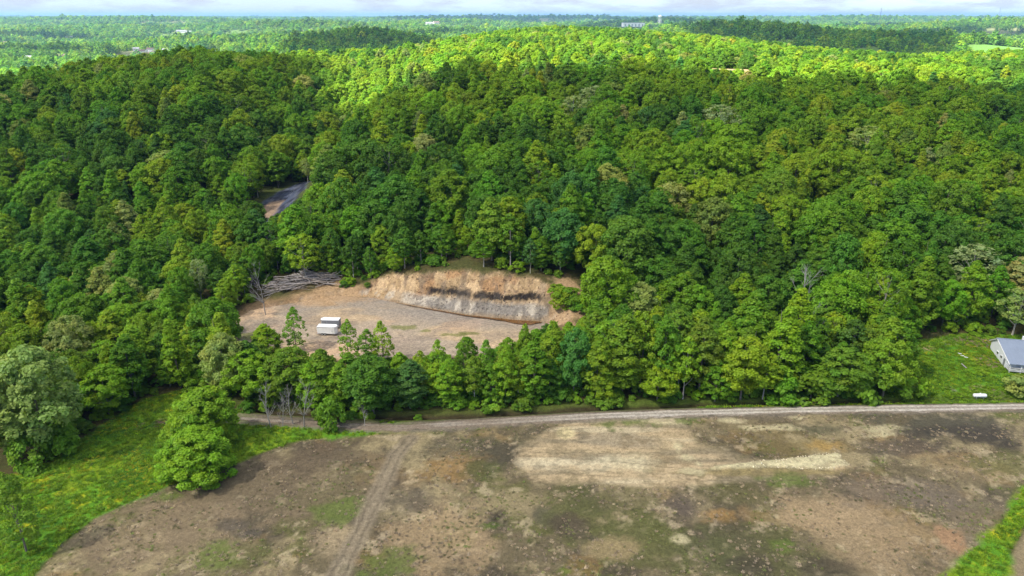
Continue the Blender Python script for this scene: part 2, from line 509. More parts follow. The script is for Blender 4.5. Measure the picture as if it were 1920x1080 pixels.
# the graded pale patch, with scrape marks along it
streak = fbm(X * 0.12, Y * 1.1, 3.0, 4, 130)
PATCH = gpoly([(985, 835), (1040, 800), (1090, 785), (1180, 776), (1270, 776), (1310, 830), (1420, 862), (1600, 872), (1560, 892), (1320, 906), (1230, 914), (1000, 906), (966, 868)])
wP = 1 - sstep(-1.0, 1.2, poly_sdf(X, Y, PATCH) + warp * 0.7)
pc = np.repeat(C(186, 162, 134), len(X), 0)
pc = lay(pc, C(204, 186, 162), sstep(0.46, 0.64, streak) * .7)
pc = lay(pc, C(136, 122, 104), sstep(0.55, 0.68, fbm(X * 0.16, Y, 4, 3, 131)) * 0.8)
pc = lay(pc, C(220, 204, 182), blob(1075, 868, 80, 14, .6, 1.2) * 0.4)
pc = lay(pc, C(224, 208, 180), blob(1170, 868, 46, 16, .6, 1.2) * 0.45)
pc = lay(pc, C(216, 196, 156), blob(1062, 812, 16, 12, .2) * 0.8)
pc = lay(pc, C(158, 142, 124), blob(1160, 825, 80, 14) * 0.8)
pc = lay(pc, C(150, 132, 92), blob(1450, 885, 160, 8) * 0.8)
fc = lay(fc, pc, wP * (0.62 + 0.3 * (n3 > .45)))
for (px, py, rx, ry) in ((1268, 838, 12, 12), (1288, 857, 16, 7), (1310, 871, 8, 6), (1300, 882, 22, 5), (1215, 783, 52, 9), (1250, 792, 30, 5), (1640, 806, 38, 11), (1650, 816, 26, 5), (1440, 802, 50, 5), (1500, 783, 20, 4),
                         (648, 1060, 9, 18), (1275, 1012, 14, 8), (1375, 788, 26, 5)):
    fc = lay(fc, C(208, 192, 160), blob(px, py, rx, ry, .5, 1.3) * 0.7)
STRIP = gpoly([(1335, 876), (1400, 868), (1470, 862), (1530, 854), (1572, 850), (1578, 862), (1592, 872), (1560, 880), (1500, 880), (1440, 876), (1380, 879), (1335, 881)])
wS = 1 - sstep(-0.5, 0.35, poly_sdf(X, Y, STRIP) + (n3 - .5) * 1.6)
fc = lay(fc, C(206, 192, 160), wS * (0.60 + 0.3 * (n3 > .4)))
Z = Z + wS * (0.25 + 0.5 * (n3 - .3))
for (px, py, rx, ry) in ((1180, 793, 46, 9), (1285, 786, 34, 8), (1050, 781, 44, 5), (1380, 771, 16, 4), (400, 1045, 50, 22), (720, 1060, 40, 22), (320, 930, 16, 6), (1480, 900, 40, 10), (640, 955, 30, 20), (1470, 1020, 20, 10), (1060, 1070, 16, 8)):
    fc = lay(fc, C(98, 114, 50), blob(px, py, rx, ry, .5, 1.4) * 0.7)
# the worn diagonal track
TRACK = gpoly([(770, 822), (745, 850), (725, 890), (705, 935), (680, 985), (655, 1035), (625, 1095), (590, 1200)])
dT = line_dist(X, Y, TRACK) + (n2 - .5) * 0.9
fc = lay(fc, C(146, 130, 114), (1 - sstep(1.2, 2.6, dT)) * 0.85)
rut = np.exp(-((np.abs(dT) - 0.9) / 0.25) ** 2)
fc = lay(fc, C(104, 92, 80), rut * 0.7)
for tr_ in ([(975, 850), (1120, 858), (1320, 878), (1600, 888)], [(990, 880), (1150, 890), (1340, 896), (1600, 896)], [(760, 830), (900, 815), (1100, 800), (1300, 790)], [(1100, 905), (1000, 960), (930, 1030), (880, 1100)]):
    dd_ = np.abs(line_dist(X, Y, gpoly(tr_)) + (n2 - .5) * .5)
    fc = lay(fc, C(112, 98, 80), np.exp(-((dd_ - .8) / .22) ** 2) * .5 * sstep(.38, .55, n5))
fc = fc * np.array([[.99, 1.03, .91]])
col = lay(col, fc, wF)
STRAWF = gpoly([(1890, 1090), (1900, 1030), (1938, 962), (2300, 822), (2600, 1100), (1950, 1500)])
col = lay(col, C(150, 134, 104), (1 - sstep(-.6, .6, poly_sdf(X, Y, STRAWF) + warp * .4)) * .9)
# grassland
MEADOW = gpoly([(-500, 1500), (60, 1085), (115, 1022), (190, 962), (300, 918), (420, 876), (480, 852), (560, 826), (640, 818), (740, 812), (800, 800), (760, 792), (640, 790), (500, 796), (420, 752), (330, 735), (270, 748), (200, 790), (120, 850), (40, 890), (-300, 930)])
YARD = gpoly([(1690, 655), (1780, 640), (1850, 640), (1960, 640), (2300, 640), (2300, 756), (1920, 757), (1560, 762), (1300, 766), (1330, 758), (1660, 748), (1680, 720)])
CORNER = gpoly([(1935, 896), (1900, 950), (1850, 1010), (1770, 1085), (1650, 1200), (1800, 1200), (1884, 1085), (1896, 1030), (1935, 960), (2300, 820), (2300, 780)])
gc = np.repeat(GREEN, len(X), 0)
gc = lay(gc, C(122, 148, 30), sstep(0.45, 0.62, n4 * .6 + n5 * .4))
gc = lay(gc, C(56, 98, 26), sstep(0.55, 0.68, n2) * 0.8)
gc = lay(gc, C(196, 186, 30), sstep(0.60, 0.68, fbm(X, Y, 5, 4, 140)) * sstep(0.5, 0.6, n3) * 0.6)
wM = np.zeros(len(X))
for P_ in (MEADOW, YARD, CORNER):
    wM = np.maximum(wM, 1 - sstep(-0.9, 0.9, poly_sdf(X, Y, P_) + warp * 0.7))
col = lay(col, gc, wM)
for (px, py, rx, ry, z, c) in ((262, 800, 12, 8, 0, C(120, 98, 80)), (302, 795, 18, 12, 0, C(126, 104, 88)), (268, 778, 8, 4, 0, C(112, 94, 70)),
                               (1857, 678, 20, 13, 1, C(134, 114, 96)), (1735, 654, 20, 4, 1, C(182, 160, 120)), (1840, 722, 26, 5, 1, C(140, 130, 90)), (1875, 735, 18, 8, 1, C(140, 120, 100)), (1830, 645, 60, 7, 1, C(134, 110, 92)), (1782, 730, 8, 5, 0, C(150, 140, 126)),
                               (690, 800, 40, 5, 0, C(170, 180, 40)), (740, 808, 30, 5, 0, C(176, 170, 40))):
    col = lay(col, c, blob(px, py, rx, ry, .3, .7, z) * 0.85)
# road verge and ditch earth
def line_y(x, pts):
    a = np.array(sorted(pts)); return np.interp(x, a[:, 0], a[:, 1])
dR = line_dist(X, Y, ROAD)
col = lay(col, C(128, 118, 104), (1 - sstep(1.8, 3.2, dR + warp * .3)) * 0.8)
dD = line_dist(X, Y, DITCH)
verge = (1 - sstep(2.2, 4.0, dD + warp * .5)) * sstep(2.0, 2.8, dR) * (Y > line_y(X, ROAD))
col = lay(col, C(92, 112, 40), verge * np.interp(X, [-40, 0, 40], [.35, .5, .85]))
col = lay(col, C(62, 50, 38), (1 - sstep(0.5, 1.4, dD + warp * .2)) * (X < 96) * 0.85)
# pad and cut bank
sdP = poly_sdf(X, Y, PAD)
nearp = (Y < 262) & (np.abs(X + 20) < 130)
wp = (1 - sstep(-0.6, 1.2, sdP + warp * .3)) * nearp
pd = np.repeat(C(194, 170, 138), len(X), 0)
pd = lay(pd, C(210, 176, 142), sstep(0.48, 0.62, n4) * .7)
pd = lay(pd, C(172, 158, 140), sstep(0.5, 0.64, fbm(X * 0.4, Y, 8, 4, 150)) * .7)
pd = lay(pd, C(146, 140, 134), (1 - sstep(2, 13, line_dist(X, Y, PAD[2:9]) + warp)) * 0.6)
pd = lay(pd, C(146, 132, 118), sstep(0.60, 0.7, n2) * .5)
pd = lay(pd, C(142, 132, 118), blob(470, 620, 40, 30, .5, .8, PADZ) * .8)
for (px, py, rx, ry) in ((760, 614, 30, 4), (797, 620, 14, 4), (880, 625, 16, 3), (470, 630, 30, 10), (850, 628, 26, 3)):
    pd = lay(pd, C(116, 122, 56), blob(px, py, rx, ry, .3, 1.0, PADZ) * 0.7)
col = lay(col, pd, wp)
hgt = Z - PADZ
natz = nat(X, Y)
wcut = nearp * sstep(0.25, 0.6, sdP) * sstep(0.2, 0.9, natz - Z) * (sdP < 40) * (X < 40) * sstep(186, 190, Y)
strat = hgt + (n2 - .5) * 1.2 + (n3 - .5) * 0.7 - 0.035 * (X + 10)
bk = np.repeat(CLAY, len(X), 0)
bk = lay(bk, C(214, 184, 144), sstep(.5, .64, n5) * .8)
bk = lay(bk, C(168, 128, 90), sstep(.54, .66, n2) * .7)
bk = lay(bk, C(146, 122, 98), sstep(.60, .68, n3) * .6)
low = 1 - sstep(2.9, 4.2, strat)
bk = lay(bk, C(150, 142, 132), low * sstep(-42, -26, X))
bk = lay(bk, C(196, 184, 166), low * sstep(.52, .64, n3) * .7)
bk = lay(bk, C(176, 148, 112), (1 - sstep(.3, 1.0, strat)) * .5)
seam = np.exp(-((strat - 5.0) / 0.85) ** 8) * sstep(-28, -24, X) * (1 - sstep(7.5, 10.5, X)) * sstep(.20, .34, fbm(X, Y, 6, 3, 155) + 0.06)
bk = lay(bk, COAL, np.clip(seam * 1.15, 0, 1) * .95)
bk = lay(bk, C(100, 92, 84), sstep(.56, .64, fbm(X, Y * .4, 2.4, 3, 156)) * .45)
col = lay(col, bk, np.clip(wcut, 0, 1))
# bare soil rim round the dig
rim = nearp * (1 - sstep(1, 7, np.abs(sdP) + warp)) * (1 - wcut) * (sdP > 0) * (X < 40) * sstep(176, 186, Y)
col = lay(col, C(160, 130, 98), np.clip(rim, 0, 1) * .7)
for (px, py, rx, ry, z) in ((1070, 590, 34, 22, 6), (640, 545, 50, 12, 6), (585, 560, 40, 8, 5), (1060, 545, 26, 14, 11)):
    col = lay(col, C(190, 158, 120), blob(px, py, rx, ry, .4, .7, z) * .8)
_cg = np.array(GRAVEL); GCOR_ = [(_cg[:, 0].min() - 8, _cg[:, 1].min() - 34), (_cg[:, 0].max() - 6, _cg[:, 1].min() - 34), (_cg[:, 0].max() + 8, _cg[:, 1].max() + 8), (_cg[:, 0].min() - 4, _cg[:, 1].max() + 8)]
# coal-dust strip in the side valley, bare spoil banks, a far hay field
gfl = (1 - sstep(-2, 6, poly_sdf(X, Y, GCOR_)))
col = lay(col, C(84, 96, 44), gfl * .8)
wG = 1 - sstep(-1.2, 1.0, poly_sdf(X, Y, GRAVEL) + (fbm(X, Y, 7, 3, 160) - .5) * 5)
gg = np.repeat(C(82, 90, 110), len(X), 0)
gg = lay(gg, C(58, 62, 78), sstep(.42, .58, fbm(X * 1.4, Y * .5, 4, 4, 161)))
gg = lay(gg, C(112, 116, 128), sstep(.56, .66, fbm(X * 1.4, Y * .6, 2.2, 3, 163)) * .6)
cxg, cyg = at_z(502, 392, 9)
gg = lay(gg, C(160, 136, 114), 1 - sstep(5, 9, np.hypot((X - cxg) * 1.6, (Y - cyg) * .5) + (fbm(X, Y, 7, 3, 162) - .5) * 6))
col = lay(col, gg, wG)
for (cx, cy_, ra, rb, h) in SPOIL:
    q = np.hypot((X - cx) / ra, (Y - cy_) / rb)
    col = lay(col, C(176, 152, 116), 1 - sstep(1.2, 1.6, q))
hx, hy = at_d(1900, 76, 1330)[:2]
HAY = (hx + 30, 1300, 120, 75)
col = lay(col, C(108, 160, 70), 1 - sstep(.95, 1.1, np.hypot((X - HAY[0]) / HAY[2], (Y - HAY[1]) / HAY[3])))
col = lay(col, C(150, 140, 110), sstep(0.60, 0.66, fbm(X, Y, 170, 3, 171)) * farw * .5)
col = np.clip(col * (0.63 + 0.25 * n3[:, None]), 0, 1)

def soil_at(x, y):
    return col[np.clip(np.searchsorted(GY, y), 0, len(GY) - 1) * len(GX) + np.clip(np.searchsorted(GX, x), 0, len(GX) - 1)]
ny, nx = gx.shape
ii = (np.arange(ny - 1)[:, None] * nx + np.arange(nx - 1)[None, :]).ravel()
quads = np.stack([ii, ii + 1, ii + nx + 1, ii + nx], 1)
m_ground, nt, o = new_mat('soil_and_turf')
at = N(nt, 'ShaderNodeAttribute', attribute_type='GEOMETRY', attribute_name='soil')
p = N(nt, 'ShaderNodeBsdfPrincipled', i_Roughness=0.95)
p.inputs['Specular IOR Level'].default_value = 0.15
v1, f1 = noise_var(nt, 1.3, 0.55, 1.45, 6, 'Object', .75)
v2, f2 = noise_var(nt, 4.5, 0.68, 1.32, 3, 'Object', .7)
mm = N(nt, 'ShaderNodeMath', operation='MULTIPLY'); nt.links.new(v1, mm.inputs[0]); nt.links.new(v2, mm.inputs[1])
sc_ = N(nt, 'ShaderNodeVectorMath', operation='SCALE'); nt.links.new(at.outputs['Color'], sc_.inputs[0]); nt.links.new(mm.outputs[0], sc_.inputs['Scale'])
nt.links.new(sc_.outputs[0], p.inputs['Base Color'])
bp = N(nt, 'ShaderNodeBump', i_Strength=0.7, i_Distance=0.25); nt.links.new(f1, bp.inputs['Height']); nt.links.new(bp.outputs[0], p.inputs['Normal'])
nt.links.new(p.outputs[0], o.inputs['Surface'])
me = np_mesh('ground', np.c_[X, Y, Z], quads, [m_ground], smooth=True)
color_attr(me, 'soil', col)
tag(link(bpy.data.objects.new('ground', me)), 'bare brown field, meadow and wooded hills stretching to the horizon', kind='structure')

# ------------------------------------------------------------------ gravel road (a sheet laid on the ground)
def resample(pts, step):
    pts = [np.array(q, float) for q in pts]
    out = [pts[0]]
    for a, b in zip(pts[:-1], pts[1:]):
        n = max(1, int(np.linalg.norm(b - a) / step))
        for k in range(1, n + 1): out.append(a + (b - a) * k / n)
    return np.array(out)
rp = resample(ROAD, 0.5)
for _ in range(30): rp[1:-1] = (rp[:-2] + rp[1:-1] * 2 + rp[2:]) / 4
tg = np.gradient(rp, axis=0); tg /= np.linalg.norm(tg, axis=1)[:, None]
nr = np.c_[-tg[:, 1], tg[:, 0]]
K = 11
rv = []; rc = []
hw = 1.55 + 0.45 * (fbm(rp[:, 0], rp[:, 1], 5, 3, 201) - .5) * 2
hw = hw * np.interp(rp[:, 0], [-55, -40, -10, 40, 80], [0.5, 0.8, 0.95, 1.05, 1.15])
for k in range(K):
    s = -1 + 2 * k / (K - 1)
    edge = (fbm(rp[:, 0] + 50 * (s > 0), rp[:, 1], 1.4, 3, 202) - .5) * 1.7 * (abs(s) > .99)
    q = rp + nr * ((hw + edge) * s)[:, None]
    zz = np.interp(q[:, 1], [0, 1], [0, 0]) + ground(q[:, 0], q[:, 1], True) + 0.10 + 0.05 * (1 - s * s)
    zz = zz - 0.10 * (abs(s) > .99)
    rv.append(np.c_[q, zz])
    tone = fbm(q[:, 0] * .25, q[:, 1], 2.2, 3, 203)
    c = np.repeat(C(150, 142, 130), len(q), 0)
    pale = np.exp(-((abs(s) - .45) / .2) ** 2)
    c = lay(c, C(196, 188, 176), np.clip(pale * np.interp(q[:, 0], [-50, 0, 60], [.25, .5, .95]) * (0.5 + tone), 0, 1))
    c = lay(c, C(112, 98, 82), np.clip((abs(s) > .75) * .5 + np.interp(q[:, 0], [-50, -5, 30], [.8, .6, .1]) + (tone - .5), 0, .85))
    rc.append(c)
rv = np.stack(rv, 1); rc = np.stack(rc, 1)
L = len(rp)
ii = (np.arange(L - 1)[:, None] * K + np.arange(K - 1)[None, :]).ravel()
me = np_mesh('road', rv.reshape(-1, 3), np.stack([ii, ii + 1, ii + K + 1, ii + K], 1), [m_ground], smooth=True)
color_attr(me, 'soil', rc.reshape(-1, 3))
tag(link(bpy.data.objects.new('road', me)), 'pale gravel lane running between the trees and the bare field', kind='structure')

# ------------------------------------------------------------------ rusty water along the foot of the bank
wl = resample(gpoly([(742, 569), (790, 578), (870, 592), (930, 599), (985, 603), (1016, 606)], PADZ), 0.8)
V = []; Q = []
for k, (a, b) in enumerate(wl):
    t = k / (len(wl) - 1)
    w = 0.14 + 0.40 * t + 1.5 * math.exp(-((t - .88) / .10) ** 2) + 0.35 * (vnoise(np.array([k * .3]), np.array([0.5]))[0] - .5)
    w *= min(1, (1 - t) * 12 + .15)
    V += [(a, b - w * 1.5, PADZ + .28), (a, b - w * .5, PADZ + .29), (a, b + w * .75, PADZ + .28)]
    if k:
        i = 3 * k
        Q += [(i - 3, i, i + 1, i - 2), (i - 2, i + 1, i + 2, i - 1)]
m_water, nt, o = new_mat('rusty_water')
p = N(nt, 'ShaderNodeBsdfPrincipled', i_Roughness=0.12)
p.inputs['Base Color'].default_value = (*srgb(122, 82, 40), 1)
v, f = noise_var(nt, 2.0, 0, 1)
b = N(nt, 'ShaderNodeBump', i_Strength=0.08, i_Distance=0.05); nt.links.new(f, b.inputs['Height']); nt.links.new(b.outputs[0], p.inputs['Normal'])
mxw = N(nt, 'ShaderNodeMix', data_type='RGBA'); mxw.inputs['A'].default_value = (*srgb(70, 52, 32), 1); mxw.inputs['B'].default_value = (*srgb(126, 84, 38), 1)
nt.links.new(v, mxw.inputs['Factor']); nt.links.new(mxw.outputs['Result'], p.inputs['Base Color'])
nt.links.new(p.outputs[0], o.inputs['Surface'])
tag(link(bpy.data.objects.new('water', np_mesh('water', V, Q, [m_water], smooth=True))), 'narrow rusty orange puddle along the foot of the cut bank', kind='structure')

# ------------------------------------------------------------------ trees: kinds
def tube(path, radii, n=6):
    path = [np.array(q, float) for q in path]
    V = []; Fq = []
    for k, q in enumerate(path):
        a = path[min(k + 1, len(path) - 1)] - path[max(k - 1, 0)]
        a /= np.linalg.norm(a) + 1e-9
        u = np.cross(a, [0.31, 0.95, 0.05]); u /= np.linalg.norm(u) + 1e-9
        w = np.cross(a, u)
        for j in range(n):
            th = 2 * math.pi * j / n
            V.append(q + radii[k] * (math.cos(th) * u + math.sin(th) * w))
        if k:
            for j in range(n):
                Fq.append(((k - 1) * n + j, (k - 1) * n + (j + 1) % n, k * n + (j + 1) % n, k * n + j))
    return np.array(V), np.array(Fq)

def cat_mesh(parts):
    V = []; Q = []; o = 0
    for v, q in parts:
        V.append(v); Q.append(q + o); o += len(v)
    return np.concatenate(V), np.concatenate(Q)

def leaf_quads(P, Nn, size, rng, stretch=1.35):
    n = len(P)
    Nn = Nn / (np.linalg.norm(Nn, axis=1)[:, None] + 1e-9)
    r = rng.normal(size=(n, 3))
    u = np.cross(Nn, r); u /= np.linalg.norm(u, axis=1)[:, None] + 1e-9
    w = np.cross(Nn, u)
    s = (size * rng.uniform(.65, 1.35, n))[:, None]
    V = np.stack([P - u * s * stretch * .5, P - w * s * .5 + u * s * rng.uniform(-.15, .15, (n, 1)), P + u * s * stretch * .5 + Nn * s * rng.uniform(-.25, .05, (n, 1)), P + w * s * .5], 1)
    return V.reshape(-1, 3), np.arange(4 * n).reshape(-1, 4)

def env(kind, t):
    """crown half width against height 0..1, of the crown"""
    if kind == 'round': return math.sqrt(max(0, 1 - (2 * t - 1) ** 2)) * (1 - .12 * t) + .05
    if kind == 'dome': return (1 - t ** 3.2) ** .6 * (0.72 + 0.28 * min(1, t * 3))
    if kind == 'tall': return (math.sin(math.pi * min(1, (t * .93 + .07)) ** .72)) ** .75
    if kind == 'cone': return (1 - t) ** .85 * min(1, .35 + t * 4) + .04
    if kind == 'bush': return math.sqrt(max(0, 1 - t ** 2.2)) * (0.82 + .18 * min(1, t * 4))
    return 1

def crown(seed, kind, H, W, base, nclump, cr, nleaf, lsize, sparse=0.0, up=.6, cj=1.0):
    rng = np.random.default_rng(seed)
    PP = []; NN = []; VV = []; cents = []
    CH = H * (1 - base); z0 = H * base
    lop = rng.uniform(-.08, .08, 2) * W
    for k in range(nclump):
        t = ((k + .5) / nclump) ** (0.92 if kind != 'bush' else .8)
        t = min(1, max(0, t + rng.normal() * .03))
        th = k * 2.39996 + rng.normal() * .35
        e = env(kind, t) * W / 2
        rad = e * (rng.uniform(.62, 1.02) if rng.random() > .16 else rng.uniform(.05, .5))
        c = np.array([math.cos(th) * rad + lop[0] * t, math.sin(th) * rad + lop[1] * t, z0 + CH * t * .97])
        r = cr * rng.uniform(.7, 1.3) * (1.0 if t < .85 else .8) * cj
        cents.append((c, r, t))
        n = int(nleaf * (r / cr) ** 2 * (1 - sparse * rng.random()))
        d = rng.normal(size=(n, 3)); d /= np.linalg.norm(d, axis=1)[:, None]
        out = np.array([math.cos(th), math.sin(th), .35 + t]); out /= np.linalg.norm(out)
        f = d @ out
        d = np.where((f < -.35)[:, None], -d, d)              # leaves sit on the outer side of a twig cluster
        rr = r * rng.uniform(.35, 1.25, n) ** .7
        P = c + d * rr[:, None] * np.array([1, 1, .78])
        PP.append(P)
        NN.append(d * .75 + out * .35 + np.array([0, 0, up]) + rng.normal(size=(n, 3)) * .55)
        b = rng.uniform(.86, 1.14); hue = rng.normal() * .06
        cl = b * rng.uniform(.84, 1.16, n)
        VV.append(np.stack([cl * (1 + hue), cl, cl * (1 - hue)], 1))
    P = np.concatenate(PP); Nn = np.concatenate(NN); vv = np.concatenate(VV)
    low = P[:, 2] < .15
    P[low, 2] = .15 + rng.random(low.sum()) * .3
    V, Q = leaf_quads(P, Nn, lsize, rng)
    return V, Q, np.repeat(vv, 4, 0), cents

def trunk(seed, H, r, cents, nl, reach=.9, lean=.03, ns=6):
    rng = np.random.default_rng(seed + 999)
    dx, dy = rng.normal(size=2) * lean * H
    pts = [(dx * t * t, dy * t * t, H * reach * t - .4 * (t == 0)) for t in np.linspace(0, 1, 7)]
    rad = [r * (1.25 if k == 0 else 1) * (1 - .85 * k / 6) for k in range(7)]
    parts = [tube(pts, rad, ns)]
    sel = sorted(cents, key=lambda c: rng.random())[:nl]
    for c, rr, t in sel:
        tz = max(.15, min(.9, (c[2] / (H * reach)) * rng.uniform(.55, .8)))
        a = np.array([dx * tz * tz, dy * tz * tz, H * reach * tz])
        m = (a + c) / 2 + np.array([0, 0, -.06 * np.linalg.norm(c - a)])
        r0 = r * (1 - .85 * tz) * .6
        parts.append(tube([a, m, c], [r0, r0 * .65, r0 * .25], max(4, ns - 2)))
    return cat_mesh(parts)

def bare(seed, H, r, levels=3, spread=.55, nb=9):
    """a leafless tree: trunk, limbs and twigs"""
    rng = np.random.default_rng(seed)
    parts = []
    def grow(p, d, L, r, lev):
        n = 4
        pts = [p]; q = p.copy(); dd = d.copy()
        for k in range(n):
            dd = dd + rng.normal(size=3) * .10 + np.array([0, 0, .05]); dd /= np.linalg.norm(dd)
            q = q + dd * L / n; pts.append(q.copy())
        parts.append(tube(pts, [r * (1 - .8 * k / n) for k in range(n + 1)], 5 if lev == 0 else 3))
        if lev < levels:
            m = nb if lev == 0 else 5
            for j in range(m):
                f = rng.uniform(.3, 1) if lev == 0 else rng.uniform(.2, 1)
                b = pts[min(n, int(f * n))] + rng.normal(size=3) * .02
                s = rng.normal(size=3); s -= s @ dd * dd; s /= np.linalg.norm(s)
                nd = dd * (1 - spread) + s * spread + np.array([0, 0, .15]); nd /= np.linalg.norm(nd)
                grow(b, nd, L * rng.uniform(.30, .5) * (1.1 - .4 * f), r * (.5 if lev == 0 else .55) * (1.15 - .6 * f), lev + 1)
    grow(np.array([0., 0., -.3]), np.array([0., 0., 1.]), H * .85, r, 0)
    return cat_mesh(parts)

KINDS = {}      # kind -> list of (crown mesh, trunk mesh, joined mesh, height, width)
def add_kind(name, variants):
    KINDS[name] = []
    for seed, kw, tr in variants:
        V, Q, lv, cents = crown(seed, **kw)
        TV, TQ = trunk(seed, kw['H'], tr['r'], cents, tr['nl'], tr.get('reach', .88), tr.get('lean', .02))
        cm = np_mesh('crown', V, Q, [LEAF]); color_attr(cm, 'leafvar', lv)
        tm = np_mesh('trunk', TV, TQ, [tr.get('mat', BARK)], smooth=True)
        jm = np_mesh('tree', np.concatenate([V, TV]), np.concatenate([Q, TQ + len(V)]), [LEAF, tr.get('mat', BARK)], np.r_[np.zeros(len(Q), int), np.ones(len(TQ), int)])
        color_attr(jm, 'leafvar', np.concatenate([lv, np.ones((len(TV), 3))]))
        KINDS[name].append((cm, tm, jm, kw['H'], kw['W']))

T0 = dict(r=.26, nl=9)
PALEB = mat_plain('pale_bark', (0.36, 0.33, 0.29), 0.9, 0.25, 2.5, bump=0.3)
add_kind('round', [(s, dict(kind='round', H=17, W=w, base=.22, nclump=150, cr=1.0, nleaf=72, lsize=.37), T0) for s, w in ((1, 11), (2, 10), (3, 12), (4, 10.5))])
add_kind('dome', [(s, dict(kind='dome', H=17, W=w, base=.26, nclump=155, cr=1.05, nleaf=74, lsize=.37), T0) for s, w in ((11, 12), (12, 13.5), (13, 11))])
add_kind('tall', [(s, dict(kind='tall', H=20, W=w, base=.18, nclump=140, cr=.82, nleaf=62, lsize=.35), dict(r=.24, nl=9, reach=.94)) for s, w in ((21, 8), (22, 7), (23, 8.8))])
add_kind('poplar', [(s, dict(kind='cone', H=20, W=w, base=.10, nclump=140, cr=.78, nleaf=58, lsize=.34), dict(r=.22, nl=9, reach=.96)) for s, w in ((31, 8.5), (32, 7.4))])
add_kind('edge', [(s, dict(kind='tall', H=16, W=w, base=.34, nclump=110, cr=.70, nleaf=46, lsize=.33, sparse=.4), dict(r=.17, nl=14, reach=.94, mat=PALEB)) for s, w in ((35, 6.5), (36, 5.6), (37, 7))])
add_kind('slim', [(s, dict(kind='tall', H=14, W=w, base=.16, nclump=100, cr=.58, nleaf=34, lsize=.30, sparse=.5), dict(r=.14, nl=12, reach=.95)) for s, w in ((41, 6.0), (42, 5.4), (43, 6.4))])
add_kind('airy', [(s, dict(kind='round', H=18, W=w, base=.32, nclump=95, cr=.85, nleaf=44, lsize=.36, sparse=.6), dict(r=.22, nl=22, reach=.9, mat=PALEB)) for s, w in ((51, 10), (52, 9))])
add_kind('bush', [(s, dict(kind='bush', H=5, W=w, base=.04, nclump=26, cr=1.0, nleaf=75, lsize=.42), dict(r=.09, nl=6, reach=.7)) for s, w in ((61, 6), (62, 5), (63, 6.6))])
add_kind('globe', [(s, dict(kind='bush', H=13, W=13, base=.02, nclump=210, cr=1.05, nleaf=150, lsize=.30, cj=.9), dict(r=.3, nl=9, reach=.75)) for s in (71, 72)])
DEAD = []
for s, H in ((81, 15), (82, 12), (83, 9)):
    V, Q = bare(s, H, .15 if H > 10 else .10, 3, .5, 13)
    DEAD.append((np_mesh('dead_tree', V, Q, [DEADWOOD], smooth=True), H))
print('dead tris', [len(d[0].polygons) for d in DEAD])

# colours of the leaves (true colours, linear)
def T(r, g, b): return np.array((r, g, b))
TINTS = {
    'mid': T(.152, .312, .016), 'deep': T(.098, .225, .018), 'fresh': T(.222, .378, .017), 'olive': T(.172, .305, .022), 'bluish': T(.090, .232, .040),
    'pale': T(.315, .400, .095), 'silver': T(.300, .385, .145), 'brownish': T(.195, .275, .045), 'bright': T(.260, .410, .017),
}

# ------------------------------------------------------------------ where trees stand
TREES = []      # dict(x, y, z, kind, var, s, sz, rot, tint, label, group, name)
def add_tree(x, y, kind, h, tint, w=None, label=None, name=None, z=None, cat='tree', group=None, var=None):
    v = random.randrange(len(KINDS[kind])) if var is None else var
    H, W = KINDS[kind][v][3:5]
    sz = h / H
    s = (w / W) if w else sz * random.uniform(.9, 1.1)
    TREES.append(dict(x=x, y=y, z=gz(x, y) if z is None else z, kind=kind, var=v, s=s, sz=sz, rot=random.uniform(0, 6.28), tint=np.clip(tint, .01, .4),
                      label=label, name=name, cat=cat, group=group, h=h, w=s * W))
    return TREES[-1]

def by_base(px, py_base, py_top, wpx, kind, tint, label=None, z0=1.0, jit=.06, **kw):
    x, y, z = drop(px, py_base, z0)
    dtop = ray(px, py_top); t = y / dtop[1]
    h = max(2.0, CAMZ + dtop[2] * t - z)
    dep = project(x, y, z + h * .5)[2]
    w = wpx * dep / F
    c = TINTS[tint] * np.exp(RNG.normal(size=3) * jit)
    return add_tree(x, y, kind, h, c, w, label, z=z, **kw)

def by_top(px, py, h, wpx, kind, tint, label=None, **kw):
    x, y, z = drop_top(px, py, h)
    dep = project(x, y, z + h)[2]
    return add_tree(x, y, kind, h, TINTS[tint], wpx * dep / F, label, z=z, **kw)

# trees seen singly, in front of the dig and along the lane
by_base(375, 893, 803, 140, 'globe', 'fresh', 'round bushy bright green tree bulging over the edge of the bare field', var=0)
by_base(380, 832, 730, 134, 'globe', 'fresh', 'tall round green tree directly behind the bushy tree at the field edge', var=1)
by_base(50, 1034, 880, 78, 'slim', 'olive', 'thin sparse tree with a bare forked trunk on the lower left meadow', var=0)
by_base(90, 850, 655, 150, 'dome', 'pale', 'large pale silvery green tree at the left edge above the meadow')
by_base(120, 850, 800, 60, 'bush', 'mid', 'bush under the large silvery tree at the meadow edge', name='bush', cat='bush'); by_base(60, 872, 815, 70, 'bush', 'olive', 'olive bush at the foot of the silvery tree by the left edge', name='bush', cat='bush')
by_base(25, 860, 690, 110, 'round', 'pale', 'pale grey-green tree cut by the left edge beside the large silvery tree')
by_base(556, 658, 577, 46, 'slim', 'olive', 'slender pointed tree standing alone left of the two white trailers', var=2)
by_base(655, 690, 598, 40, 'slim', 'fresh', 'slim tree with a narrow top just right of the white trailers', var=0)
by_base(690, 694, 617, 46, 'slim', 'mid', 'slim bushy-topped tree leaning against the one right of the trailers', var=1)
by_base(720, 692, 602, 40, 'slim', 'fresh', 'light open-crowned tree in front of the middle of the pad', var=1)
by_base(826, 735, 636, 46, 'slim', 'fresh', 'slim tree with pointed top below the green weed strip of the pad', var=2)
by_base(870, 722, 632, 36, 'slim', 'olive', 'very thin see-through tree in front of the pad, bare trunk showing', var=0)
